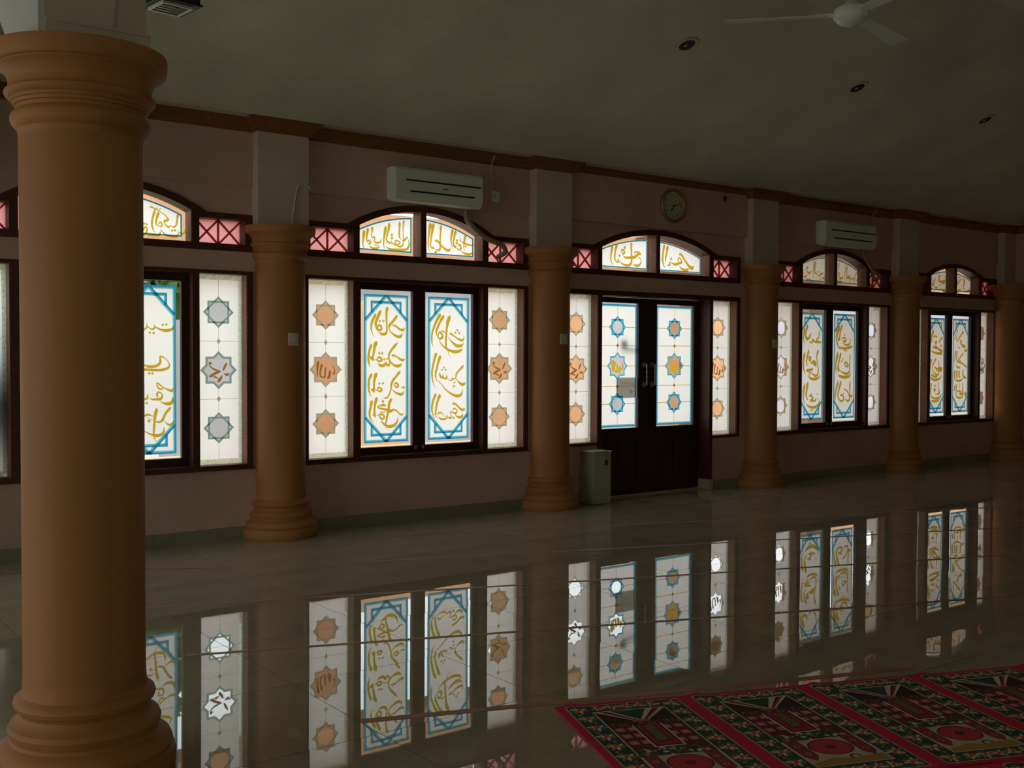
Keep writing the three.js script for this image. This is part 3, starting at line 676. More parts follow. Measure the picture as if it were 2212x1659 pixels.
function lowerWindow(n, b, label) {
  const { c, hw, so } = b, o = group(`window_${n}`, label, 'window', S);
  const J = 0.05, mz0 = -0.15, mz1 = 0.015;
  mesh('frame', [bx(c - hw, c - hw + J, Y0, Y1, mz0, mz1), bx(c + hw - J, c + hw, Y0, Y1, mz0, mz1), bx(c - hw + J, c + hw - J, Y0, 0.648, mz0, mz1), bx(c - hw + J, c + hw - J, 2.292, Y1, mz0, mz1)], M.wood, o);
  for (const s of [-1, 1]) mesh('mullion', bx(Math.min(c + s * so, c + s * (so + 0.058)), Math.max(c + s * so, c + s * (so + 0.058)), 0.648, 2.292, mz0, mz1 - 0.004), M.wood, o);
  for (const [x, y, d] of [[c - hw + J, 1, 1], [c - so - 0.058, 1, -1], [c + so + 0.058, 1, 1], [c + hw - J, 1, -1]]) mesh('lit_reveal', bx(Math.min(x, x + d * 0.006), Math.max(x, x + d * 0.006), 0.648, 2.292, -0.104, 0.004), M.lit_reveal, o);
  mesh('sill', bx(c - hw - 0.005, c + hw + 0.005, 0.604, 0.622, -0.05, 0.03), M.wood, o);
  for (const s of [-1, 1]) {
    const a = s < 0 ? c - so + 0.002 : c + 0.002, e = s < 0 ? c - 0.002 : c + so - 0.002;
    const g0 = s < 0 ? a + 0.06 : a + 0.07, g1 = s < 0 ? e - 0.07 : e - 0.06, q0 = 0.72, q1 = 2.222;
    const sash = mesh('sash', [bx(a, g0, 0.65, 2.29, -0.122, -0.08), bx(g1, e, 0.65, 2.29, -0.122, -0.08), bx(g0, g1, 0.65, q0, -0.122, -0.08), bx(g0, g1, q1, 2.29, -0.122, -0.08)], M.doorWood, o);
    sashGlass(sash, g0, g1, q0, q1, c, b.w[s < 0 ? 0 : 1]);
    mesh('catch', [rbx(s < 0 ? e - 0.05 : a + 0.03, s < 0 ? e - 0.03 : a + 0.05, 0.685, 0.72, -0.08, -0.066, 0.004)], M.steel, sash);
    sidelight(o, s < 0 ? c - hw + J : c + so + 0.058, s < 0 ? c - so - 0.058 : c + hw - J, 0.648, 2.292, s < 0 ? 'allah' : 'name', n === 1);
  }
  return o;
}
function transom(n, b, label) {
  const { c, hw, so, crown } = b, a = so + 0.125, o = group(`window_${n}`, label, 'window', S);
  const z0 = -0.15, z1 = 0.015, IN = 0.062, lat0 = so + 0.062, lat1 = hw - 0.07;
  const inner = (xa, xb) => arcPts(c, a, crown, T1, IN, xa, xb);
  mesh('frame', [bx(c - hw, c + hw, T0, 2.552, z0, z1), bx(c - hw, c - lat1, 2.552, T1, z0, z1), bx(c + lat1, c + hw, 2.552, T1, z0, z1), bx(c - lat1, c - lat0 + 0.005, 2.762, T1, z0, z1), bx(c + lat0 - 0.005, c + lat1, 2.762, T1, z0, z1)], M.wood, o);
  const ringPts = [...arcPts(c, a, crown, T1, 0, a, -a), ...inner(-lat0, lat0)];
  mesh('arch_frame', extr(ringPts, [], z0, z1 + 0.004), M.wood, o);
  const yIn = x => inner(x - 0.001, x)[28][1];
  for (const s of [-1, 1]) mesh('post', bx(Math.min(c + s * so, c + s * lat0), Math.max(c + s * so, c + s * lat0), 2.552, yIn(so) + 0.03, z0, z1 - 0.004), M.wood, o);
  mesh('post', bx(c - 0.026, c + 0.026, 2.552, crown - IN + 0.02, z0, z1 - 0.004), M.wood, o);
  for (const [x, d] of [[-so, 1], [-0.026, -1], [0.026, 1], [so, -1]]) mesh('lit_reveal', bx(c + Math.min(x, x + d * 0.006), c + Math.max(x, x + d * 0.006), 2.552, yIn(Math.abs(x)) + 0.004, -0.104, 0.002), M.lit_reveal, o);
  for (const s of [-1, 1]) {
    const xa = s < 0 ? -so : 0.026, xb = s < 0 ? -0.026 : so, p = new THREE.Group(); p.name = 'fanlight'; o.add(p);
    const z = -0.11, fan = d => [[c + xa + d, 2.552 + d], [c + xb - d, 2.552 + d], ...arcPts(c, a, crown, T1, IN + d, xb - d, xa + d)];
    sheet('clear_glass', [{ p: fan(0), holes: [fan(0.041).reverse()] }], z, M.clear, p);
    sheet('frosted_glass', [fan(0.04)], z, M.frost, p);
    sheet('blue_border', [{ p: fan(0.044), holes: [fan(0.058).reverse()] }], z + 0.002, M.teal, p);
    const key = b.t[s < 0 ? 0 : 1];
    if (key) { mesh('gold_lettering', strokes(WRITING[key], z + 0.004, 0.001, 0.001, c, 0), M.gold, p); }
    // rose-coloured lattice light
    const la = s < 0 ? c - lat1 : c + lat0, lb = s < 0 ? c - lat0 : c + lat1, q = new THREE.Group(); q.name = 'lattice_light'; o.add(q);
    sheet('rose_glass', [rect(la, lb, 2.552, 2.762)], z, M.pink, q);
    const lm = (la + lb) / 2, bar = (x, y, u, v) => { const l = Math.hypot(u - x, v - y); return new THREE.BoxGeometry(l, 0.014, 0.02).rotateZ(Math.atan2(v - y, u - x)).translate((x + u) / 2, (y + v) / 2, z + 0.02); };
    for (const [x, u] of [[la, lm], [lm, lb]]) { mesh('lattice_bar', bar(x, 2.552, u, 2.762), M.pinkBar, q); mesh('lattice_bar', bar(x, 2.762, u, 2.552), M.pinkBar, q); }
    mesh('lattice_bar', bar(lm, 2.552, lm, 2.762), M.pinkBar, q);
  }
  return o;
}
lowerWindow(1, BAYS[0], 'four-light window behind the near column with greenery outside');
lowerWindow(2, BAYS[1], 'four-light calligraphy window under the larger air conditioner');
lowerWindow(3, BAYS[3], 'four-light calligraphy window under the far air conditioner');
lowerWindow(4, BAYS[4], 'last four-light calligraphy window before the end wall');
transom(5, BAYS[0], 'arched transom behind the near column with rose lattice ends');
transom(6, BAYS[1], 'arched transom below the larger air conditioner crossed by its hose');
transom(7, BAYS[2], 'arched transom above the double door below the clock');
transom(8, BAYS[3], 'arched transom below the far air conditioner with rose lattice ends');
transom(9, BAYS[4], 'last arched transom before the end wall');
PLAIN_BAYS.forEach((b, i) => {
  const o = group(`window_${10 + i}`, ['plain frosted window next to the arch', 'plain frosted window at the far end of the wall'][i], 'window', S);
  mesh('frame', [bx(b.c - b.hw, b.c - b.hw + 0.05, Y0, Y1, -0.15, 0.015), bx(b.c + b.hw - 0.05, b.c + b.hw, Y0, Y1, -0.15, 0.015), bx(b.c - b.hw, b.c + b.hw, Y0, 0.65, -0.15, 0.015), bx(b.c - b.hw, b.c + b.hw, 2.29, Y1, -0.15, 0.015), bx(b.c - 0.05, b.c + 0.05, 0.65, 2.29, -0.12, -0.08)], M.wood, o);
  sheet('frosted_glass', [rect(b.c - b.hw + 0.05, b.c + b.hw - 0.05, 0.65, 2.29)], -0.11, M.frost, o);
});
{ // double door with side lights
  const b = BAYS[2], { c, hw, so } = b, o = group('door_1', 'dark double door with blue star glass panes and iron pull handles', 'door', S);
  const P = 0.055, z0 = -0.2, z1 = 0.015;
  mesh('door_frame', [bx(c - hw, c - hw + 0.05, Y0, Y1, -0.15, z1), bx(c + hw - 0.05, c + hw, Y0, Y1, -0.15, z1), bx(c - hw + 0.05, c + hw - 0.05, 2.27, Y1, z0, z1), bx(c - hw + 0.05, c - so - P, Y0, 0.648, -0.15, z1), bx(c + so + P, c + hw - 0.05, Y0, 0.648, -0.15, z1)], M.wood, o);
  for (const s of [-1, 1]) {
    const xa = Math.min(c + s * so, c + s * (so + P)), xb = Math.max(c + s * so, c + s * (so + P));
    mesh('door_post', bx(xa, xb, 0.12, 2.27, z0, z1), M.wood, o);
    mesh('post_plinth', bx(xa - 0.004, xb + 0.004, 0, 0.12, z0, z1 + 0.003), M.pier, o);
    sidelight(o, s < 0 ? c - hw + 0.05 : c + so + P, s < 0 ? c - so - P : c + hw - 0.05, 0.648, 2.27, s < 0 ? 'name' : 'allah');
    { const e1 = s < 0 ? c - hw + 0.05 : c + so + P, e2 = s < 0 ? c - so - P : c + hw - 0.05; for (const [x, d] of [[e1, 1], [e2, -1]]) mesh('lit_reveal', bx(Math.min(x, x + d * 0.006), Math.max(x, x + d * 0.006), 0.648, 2.27, -0.104, 0.004), M.lit_reveal, o); }
    // leaf
    const a = s < 0 ? c - so + 0.003 : c + 0.003, e = s < 0 ? c - 0.003 : c + so - 0.003;
    const g0 = s < 0 ? a + 0.09 : a + 0.142, g1 = s < 0 ? e - 0.142 : e - 0.09, q0 = 0.775, q1 = 2.205, zf = -0.155, zb = -0.197;
    const leaf = mesh('door_leaf', [bx(a, g0, 0.012, 2.265, zb, zf), bx(g1, e, 0.012, 2.265, zb, zf), bx(g0, g1, 0.012, 0.13, zb, zf), bx(g0, g1, 0.66, q0, zb, zf), bx(g0, g1, q1, 2.265, zb, zf), bx(g0, g1, 0.13, 0.66, zb + 0.008, zf - 0.014)], M.doorWood, o);
    const pm = (g0 + g1) / 2;
    for (const [u, v] of [[g0 + 0.03, pm - 0.02], [pm + 0.02, g1 - 0.03]]) mesh('raised_panel', rbx(u, v, 0.16, 0.63, zf - 0.02, zf - 0.003, 0.008), M.doorWood, leaf);
    // glass
    const z = -0.178, w = g1 - g0, h = q1 - q0, mx = pm, F = inset(rect(g0, g1, q0, q1), 0.016);
    const st = [[q1 - 0.194 * h, 0.13], [q1 - 0.503 * h, 0.158], [q1 - 0.806 * h, 0.13]];
    sheet('clear_glass', [ring(rect(g0, g1, q0, q1), 0, 0.017), ...st.map(([y, r]) => star16(mx, y, r))], z, M.clear, leaf);
    sheet('frosted_glass', [{ p: F, holes: st.map(([y, r]) => star16(mx, y, r * 0.985).reverse()) }], z, M.frost, leaf);
    const blue = [ring(F, 0, 0.015)], cyan = [ring(F, 0.015, 0.027)], gold = [];
    st.forEach(([y, r], i) => {
      if (i === 1) { blue.push({ p: star16(mx, y, r), holes: [star16(mx, y, r * 0.91).reverse()] }); cyan.push({ p: star16(mx, y, r * 0.91), holes: [star16(mx, y, r * 0.82).reverse()] }); }
      else {
        blue.push({ p: square(mx, y, r, 0), holes: [square(mx, y, r * 0.87, 0).reverse()] }, { p: square(mx, y, r, Math.PI / 4), holes: [square(mx, y, r * 0.87, Math.PI / 4).reverse()] });
        cyan.push({ p: square(mx, y, r * 0.87, 0), holes: [square(mx, y, r * 0.76, 0).reverse()] }, { p: square(mx, y, r * 0.87, Math.PI / 4), holes: [square(mx, y, r * 0.76, Math.PI / 4).reverse()] });
      }
      for (const t of [-1, 1]) gold.push(rect(Math.min(mx + t * r, t < 0 ? g0 + 0.03 : g1 - 0.03), Math.max(mx + t * r, t < 0 ? g0 + 0.03 : g1 - 0.03), y - 0.004, y + 0.004));
    });
    const dia = [(st[0][0] - st[0][1] + st[1][0] + st[1][1]) / 2, (st[1][0] - st[1][1] + st[2][0] + st[2][1]) / 2];
    for (const y of dia) gold.push([[mx - 0.022, y], [mx, y - 0.026], [mx + 0.022, y], [mx, y + 0.026]], rect(g0 + 0.03, g1 - 0.03, y - 0.0035, y + 0.0035));
    gold.push(rect(mx - 0.003, mx + 0.003, st[0][0] + st[0][1], q1 - 0.04), rect(mx - 0.003, mx + 0.003, st[1][0] + st[1][1], st[0][0] - st[0][1]), rect(mx - 0.003, mx + 0.003, st[2][0] + st[2][1], st[1][0] - st[1][1]), rect(mx - 0.003, mx + 0.003, q0 + 0.04, st[2][0] - st[2][1]));
    sheet('blue_star_border', blue, z + 0.002, M.blue, leaf); sheet('pale_blue_inlay', cyan, z + 0.0035, M.cyan, leaf); sheet('gold_leading', gold, z + 0.003, M.gold, leaf);
    mesh('star_lettering', strokes(WRITING[s < 0 ? 'allah' : 'name'].map(q => q.map((v, i) => i % 3 === 2 ? v * 1.5 + 25 : v)), z + 0.004, 0.000145, 0.000145, mx, st[1][0]), M.gold, leaf);
    // pull handle
    const hx = s < 0 ? e - 0.062 : a + 0.062, rose = y => new THREE.CylinderGeometry(0.03, 0.033, 0.012, 24).rotateX(Math.PI / 2).translate(hx, y, zf + 0.006);
    const prof = []; for (let i = 0; i <= 40; i++) { const t = i / 40; prof.push(new THREE.Vector2(0.008 + 0.006 * Math.abs(Math.sin(t * Math.PI * 4)) ** 2 + (t < 0.04 || t > 0.96 ? 0.002 : 0), t * 0.24)); }
    mesh('pull_handle', [rose(1.27), rose(1.50), new THREE.LatheGeometry(prof, 14).translate(hx, 1.265, zf + 0.055), new THREE.CylinderGeometry(0.009, 0.009, 0.055, 10).rotateX(Math.PI / 2).translate(hx, 1.27, zf + 0.03), new THREE.CylinderGeometry(0.009, 0.009, 0.055, 10).rotateX(Math.PI / 2).translate(hx, 1.50, zf + 0.03)], M.steel, leaf);
  }
  // threshold
  mesh('threshold', bx(c - so, c + so, 0.0005, 0.01, -0.25, -0.15), M.pier, o);
}
{ // outside of the left leaf: closer and notice
  const d = group('door_closer', 'grey door closer with arm seen through the left door pane', 'door closer');
  mesh('body', rbx(8.375, 8.475, 1.722, 1.785, -0.235, -0.2, 0.006), std(lin(0.2, 0.26, 0.2), 0.5), d);
  const arm = new THREE.BoxGeometry(0.235, 0.028, 0.012).rotateZ(-0.09).translate(8.51, 1.684, -0.21); mesh('arm', [arm, new THREE.CylinderGeometry(0.02, 0.02, 0.03, 16).rotateX(Math.PI / 2).translate(8.405, 1.693, -0.213)], std(lin(0.16, 0.19, 0.15), 0.5), d);
  const cv = document.createElement('canvas'); cv.width = 330; cv.height = 230; const x = cv.getContext('2d');
  x.fillStyle = '#d7d8d0'; x.fillRect(0, 0, 330, 230); x.fillStyle = '#c2544c'; x.font = '42px serif';
  x.save(); x.translate(330, 0); x.scale(1, 1); x.restore();
  for (const [px, py, n, sz] of [[95, 62, 4, 30], [180, 70, 6, 22], [105, 140, 7, 18], [235, 150, 1, 60]]) for (let i = 0; i < n; i++) { x.lineWidth = sz / 6; x.strokeStyle = '#c2544c'; x.beginPath(); x.arc(px + i * sz * 0.62, py + (i % 2) * 4, sz * 0.3, i, i + 4); x.stroke(); }
  const t = new THREE.CanvasTexture(cv); t.colorSpace = THREE.SRGBColorSpace; t.minFilter = THREE.LinearFilter;
  const g = new THREE.PlaneGeometry(0.33, 0.235).translate(8.47, 1.238, -0.1815);
  const n = new THREE.Mesh(g, new THREE.MeshPhysicalMaterial({ map: t, color: lin(0.75, 0.75, 0.72), transmission: 0.5, roughness: 1, thickness: 0, side: THREE.DoubleSide }));
  n.name = 'paper_notice'; n.castShadow = true; scene.add(n); tag(n, 'paper notice with faded red writing behind the left door pane', 'notice');
}
// ---------------------------------------------------------------- columns
const baseProf = [[0, 0], [0.322, 0], [0.328, 0.012], [0.33, 0.06], [0.325, 0.085], [0.312, 0.092], [0.318, 0.11], [0.308, 0.135], [0.285, 0.152], [0.268, 0.16], [0.262, 0.172], [0.27, 0.188], [0.275, 0.205], [0.268, 0.222], [0.25, 0.232], [0.236, 0.245], [0.231, 0.262], [0.236, 0.275], [0.25, 0.285], [0.255, 0.3], [0.25, 0.315], [0.237, 0.325], [0.226, 0.332], [0.222, 0.345]];
const capProf = [[0.219, 2.405], [0.222, 2.418], [0.2225, 2.426], [0.229, 2.43], [0.239, 2.44], [0.2465, 2.455], [0.247, 2.47], [0.242, 2.482], [0.233, 2.49], [0.2275, 2.496], [0.2275, 2.51], [0.236, 2.512], [0.2375, 2.52], [0.2375, 2.524], [0.2445, 2.526], [0.247, 2.534], [0.247, 2.537], [0.254, 2.54], [0.263, 2.548], [0.2665, 2.556], [0.2655, 2.564], [0.256, 2.57], [0.2525, 2.578], [0.252, 2.596], [0.2555, 2.612], [0.2635, 2.627], [0.276, 2.64], [0.289, 2.648], [0.2895, 2.654], [0.2985, 2.656], [0.304, 2.66], [0.3075, 2.668], [0.309, 2.69], [0.31, 2.712], [0.307, 2.724], [0, 2.724]];
const lathe = p => toCreasedNormals(new THREE.LatheGeometry(p.map(([r, y]) => new THREE.Vector2(r, y)), 96), 0.62);
const COLG = { base: lathe(baseProf), shaft: lathe([[0.222, 0.345], [0.219, 0.4], [0.2185, 1.4], [0.2185, 2.38], [0.219, 2.405]]), cap: lathe(capProf) };
function column(x, z, label, pier, grp) {
  const o = group('column', label, 'column', null, grp); o.position.set(x, 0, z);
  for (const [n, g] of [['base', COLG.base], ['shaft', COLG.shaft], ['capital', COLG.cap]]) { const m = new THREE.Mesh(g, M.column); m.name = n; m.castShadow = m.receiveShadow = true; o.add(m); }
  if (pier) mesh('pier', pier, M.pier, o);
  return o;
}
const colLabels = ['terracotta column between the greenery window and the larger air conditioner', 'terracotta column beside the white metal box', 'terracotta column just right of the double door', 'terracotta column past the far air conditioner', 'terracotta column in the corner of the end wall'];
COLX.forEach((x, i) => column(x, i === 4 ? 0.11 : 0.05, colLabels[i], bx(i === 4 ? -0.15 : -0.239, i === 4 ? XR - x : 0.239, 2.715, 3.6, i === 4 ? -0.11 : -0.05, i === 4 ? 0.02 : 0.08), 'columns engaged in the window wall'));
column(1.05, 0.05, 'terracotta column hidden behind the near arch', bx(-0.239, 0.239, 2.715, 3.6, -0.05, 0.08), 'columns engaged in the window wall');
{ // free-standing near column with its arch
  const NX = 1.15, NZ = 4.655, c = column(NX, NZ, 'large free-standing terracotta column carrying a pale arch', null);
  mesh('pier', [bx(-0.175, 0.19, 2.72, 2.775, -0.15, 0.215), rbx(-0.178, 0.193, 2.77, 2.786, -0.15, 0.219, 0.006, 2), bx(-0.178, 0.19, 2.784, 4.9, -0.15, 0.165)], M.pier, c);
  // front rib whose edge curves towards the right as it rises
  const pts = [[-0.18, 2.784], [0.06, 2.784]]; for (let i = 0; i <= 14; i++) { const t = i / 14; pts.push([0.06 + 0.12 * t * t + 0.005 * t, 2.784 + t * 0.55]); } pts.push([0.185, 4.9], [-0.18, 4.9]);
  mesh('rib', extr(pts, [], 0.16, 0.212), M.pier, c);
  const a = group('arch_wall', 'pale arched wall from the near column to the window wall', 'arch', S);
  const sp = 2.745, R = 2.97, za = 0.2, zb = 4.44, zm = (za + zb) / 2, hs = (zb - za) / 2, cy = sp - Math.sqrt(R * R - hs * hs), arc = [];
  for (let i = 0; i <= 40; i++) { const z = za + (zb - za) * i / 40; arc.push([z, cy + Math.sqrt(R * R - (z - zm) ** 2)]); }
  const poly = [[0.0, sp], ...arc, [4.44, 2.726], [4.8, 2.726], [4.8, 4.99], [3.4, 4.99], [0.24, 3.65], [0.0, 3.65]];
  const g = extr(poly, [], 0, 0.36); g.rotateY(-Math.PI / 2).translate(NX + 0.16, 0, 0); mesh('spandrel', g, M.white, a);
  mesh('spandrel_end', bx(NX - 0.201, NX - 0.17, 2.727, 4.98, 4.7, 4.864), M.white, a);
}

// ---------------------------------------------------------------- fittings on the wall
function airConditioner(x0, x1, label, hose, cord, socketAt) {
  const w = x1 - x0, y0 = 3.05, y1 = 3.362, o = group('air_conditioner', label, 'air conditioner', null, 'wall air conditioners');
  const s = new THREE.Shape([[0.025, y0 + 0.03], [0.12, y0], [0.155, y0 + 0.02], [0.177, y0 + 0.075], [0.17, y1 - 0.02], [0.155, y1], [0.025, y1]].map(q => new THREE.Vector2(...q)));
  const g = new THREE.ExtrudeGeometry(s, { depth: w - 0.02, bevelEnabled: true, bevelSize: 0.008, bevelThickness: 0.01, bevelSegments: 3 }).rotateY(-Math.PI / 2).translate(x1 - 0.01, 0, 0);
  mesh('housing', g, M.whitePlastic, o);
  mesh('upper_slot', bx(x0 + 0.12, x1 - 0.03, y0 + 0.193, y0 + 0.208, 0.165, 0.1855), M.dark, o);
  mesh('lower_slot', bx(x0 + 0.16, x1 - 0.11, y0 + 0.09, y0 + 0.105, 0.165, 0.1865), M.dark, o);
  mesh('brand_mark', bx((x0 + x1) / 2 + 0.02, (x0 + x1) / 2 + 0.085, y0 + 0.145, y0 + 0.153, 0.165, 0.1848), M.dark, o);
  mesh('louver', [rbx(x0 + 0.05, x1 - 0.05, y0 + 0.008, y0 + 0.02, 0.1, 0.165, 0.004)], M.whitePlastic, o);
  mesh('hose', [tube(hose, 0.026, 60, 12)], M.hose, o);
  mesh('power_cord', [tube(cord, 0.006, 40, 6)], M.cable, o);
  const k = group('wall_socket', socketAt.label, 'socket'); const [sx, sy] = socketAt.p;
  mesh('plate', rbx(sx - 0.05, sx + 0.05, sy - 0.055, sy + 0.055, 0.02, 0.04, 0.008), M.whitePlastic, k); mesh('plug', rbx(sx - 0.022, sx + 0.022, sy - 0.022, sy + 0.022, 0.04, 0.075, 0.008), M.whitePlastic, k);
  return o;
}
airConditioner(5.18, 6.185, 'larger white air conditioner above the nearer arched transom', [[6.07, 3.08, 0.06], [6.07, 2.97, 0.05], [6.14, 2.885, 0.06], [6.26, 2.81, 0.055], [6.37, 2.762, 0.06], [6.51, 2.72, 0.06], [6.568, 2.66, 0.03], [6.56, 2.615, -0.08]], [[6.39, 3.62, 0.1], [6.393, 3.54, 0.04], [6.4, 3.4, 0.03], [6.405, 3.26, 0.03], [6.42, 3.22, 0.045], [6.33, 3.2, 0.04], [6.19, 3.24, 0.05]], { p: [6.44, 3.21], label: 'white wall socket right of the larger air conditioner' });
airConditioner(11.62, 12.72, 'white air conditioner above the farther arched transom', [[12.62, 3.08, 0.06], [12.63, 2.98, 0.05], [12.7, 2.895, 0.06], [12.82, 2.785, 0.06], [12.93, 2.735, 0.06], [13.0, 2.7, 0.04], [13.02, 2.66, -0.08]], [[12.845, 3.62, 0.1], [12.84, 3.54, 0.04], [12.83, 3.42, 0.03], [12.83, 3.3, 0.03], [12.86, 3.24, 0.045], [12.8, 3.22, 0.045], [12.73, 3.24, 0.05]], { p: [12.87, 3.22], label: 'white wall socket right of the far air conditioner' });
{ // clock
  const o = group('wall_clock', 'round cream clock with golden rim above the door', 'clock'); o.position.set(8.955, 3.331, 0.05);
  const rim = new THREE.LatheGeometry([[0.158, 0.0], [0.195, 0.0], [0.2, 0.012], [0.194, 0.032], [0.18, 0.04], [0.168, 0.034], [0.163, 0.02], [0.158, 0.018]].map(q => new THREE.Vector2(...q)), 64).rotateX(Math.PI / 2);
  mesh('rim', rim, M.brass, o);
  const cv = document.createElement('canvas'); cv.width = cv.height = 512; const x = cv.getContext('2d'); x.fillStyle = '#cfd0a4'; x.fillRect(0, 0, 512, 512);
  x.fillStyle = '#5d6048'; x.font = 'bold 62px sans-serif'; x.textAlign = 'center'; x.textBaseline = 'middle';
  for (let i = 1; i <= 12; i++) { const t = i * Math.PI / 6; x.fillText(String(i), 256 + 190 * Math.sin(t), 256 - 190 * Math.cos(t)); }
  const tx = new THREE.CanvasTexture(cv); tx.colorSpace = THREE.SRGBColorSpace; tx.minFilter = THREE.LinearFilter;
  const face = new THREE.Mesh(new THREE.CircleGeometry(0.165, 64), std(lin(0.9, 0.9, 0.85), 0.4, { map: tx })); face.name = 'dial'; face.position.z = 0.015; o.add(face);
  const hand = (l, w, deg, z) => new THREE.BoxGeometry(w, l, 0.003).translate(0, l / 2 - 0.012, z).rotateZ(-deg * Math.PI / 180);
  mesh('hour_hand', hand(0.088, 0.011, 212, 0.021), M.dark, o); mesh('minute_hand', hand(0.128, 0.008, 78, 0.025), M.dark, o);
  mesh('hub', new THREE.CylinderGeometry(0.01, 0.01, 0.014, 16).rotateX(Math.PI / 2).translate(0, 0, 0.022), M.dark, o);
}
{ const o = group('wall_sensor', 'small black knob under the cornice right of the clock', 'sensor');
  mesh('knob', new THREE.SphereGeometry(0.026, 20, 14).scale(0.8, 1.3, 0.8).translate(9.816, 3.49, 0.075), M.dark, o); mesh('stem', new THREE.CylinderGeometry(0.008, 0.008, 0.06, 10).rotateX(Math.PI / 2).translate(9.816, 3.5, 0.05), M.dark, o); }
[['cream switch plate on the column left of the larger air conditioner', 4.1, 1.735], ['cream switch plate on the column beside the metal box', 7.15, 1.775], ['cream switch plate on the column right of the door', 10.52, 1.757]].forEach(([l, x, y]) => {
  const o = group('switch_plate', l, 'switch'); mesh('plate', rbx(x - 0.045, x + 0.045, y - 0.055, y + 0.055, 0.262, 0.285, 0.006), std(lin(0.6, 0.58, 0.42), 0.4), o); mesh('rocker', rbx(x - 0.018, x + 0.018, y - 0.03, y + 0.03, 0.284, 0.291, 0.003), std(lin(0.66, 0.64, 0.48), 0.4), o);
});
[['white cable bent over the pier left of the larger air conditioner', [[4.15, 2.725, 0.139], [4.175, 2.9, 0.139], [4.2, 3.05, 0.139], [4.22, 3.1, 0.142], [4.27, 3.11, 0.142], [4.33, 3.08, 0.14], [4.35, 3.055, 0.1], [4.34, 3.03, 0.02]]],
  ['short cable lying on the capital beside the metal box', [[6.9, 2.78, 0.02], [6.95, 2.735, 0.12], [7.1, 2.74, 0.2], [7.25, 2.73, 0.16], [7.3, 2.728, 0.13]]],
  ['thin cable slanting to the capital right of the door', [[10.55, 2.735, 0.2], [10.68, 2.75, 0.12], [10.8, 2.83, 0.03], [10.86, 2.86, 0.025]]]].forEach(([l, p]) => tag(mesh('cable', tube(p, 0.007, 60, 7), M.cable), l, 'cable'));
{ // white metal box with padlock
  const o = group('metal_box', 'white metal box with hanging padlock beside the double door', 'box'), X0 = 7.605, X1 = 7.858, Z0 = 0.02, Z1 = 0.232, H = 0.558;
  mesh('body', rbx(X0, X1, 0.004, H, Z0, Z1, 0.006), std(lin(0.42, 0.44, 0.33), 0.45), o);
  mesh('lid', rbx(X0 - 0.008, X1 + 0.008, H, H + 0.016, Z0 - 0.004, Z1 + 0.008, 0.005), std(lin(0.47, 0.49, 0.38), 0.42), o);
  mesh('hasp', bx(7.765, 7.79, H - 0.06, H + 0.022, Z1, Z1 + 0.011), M.steel, o);
  const lk = mesh('padlock', rbx(7.76, 7.798, H - 0.135, H - 0.085, Z1 + 0.002, Z1 + 0.02, 0.005), M.dark, o);
  mesh('shackle', new THREE.TorusGeometry(0.013, 0.0035, 8, 20, Math.PI).translate(7.779, H - 0.085, Z1 + 0.011), M.steel, lk);
}

// ---------------------------------------------------------------- ceiling fittings
const SL = (4.98 - 3.64) / 3.16, ceilY = z => 3.64 + SL * Math.max(0, Math.min(3.16, z - 0.24));
[[7.113, 'recessed downlight nearest the ceiling fan'], [9.645, 'middle recessed downlight of the row of three'], [12.133, 'recessed downlight of the row closest to the end wall']].forEach(([x, l]) => {
  const o = group('downlight', l, 'downlight', null, 'recessed downlights on the sloping ceiling'), z = 2.035;
  o.position.set(x, ceilY(z), z); o.rotation.x = -Math.atan(SL); o.scale.setScalar(1.12);
  const rimP = [[0.066, -0.002], [0.07, -0.008], [0.096, -0.007], [0.103, 0.001], [0.066, 0.001]].map(q => new THREE.Vector2(...q));
  mesh('trim_ring', new THREE.LatheGeometry(rimP, 48), std(lin(0.58, 0.56, 0.42), 0.5), o);
  mesh('reflector', new THREE.LatheGeometry([[0.067, -0.002], [0.064, -0.0014], [0.0, -0.001]].map(q => new THREE.Vector2(...q)), 40), M.dark, o);
  mesh('lamp', new THREE.SphereGeometry(0.016, 16, 12).scale(1, 0.35, 1).translate(-0.008, -0.004, -0.01), std(lin(0.5, 0.48, 0.42), 0.3), o);
});
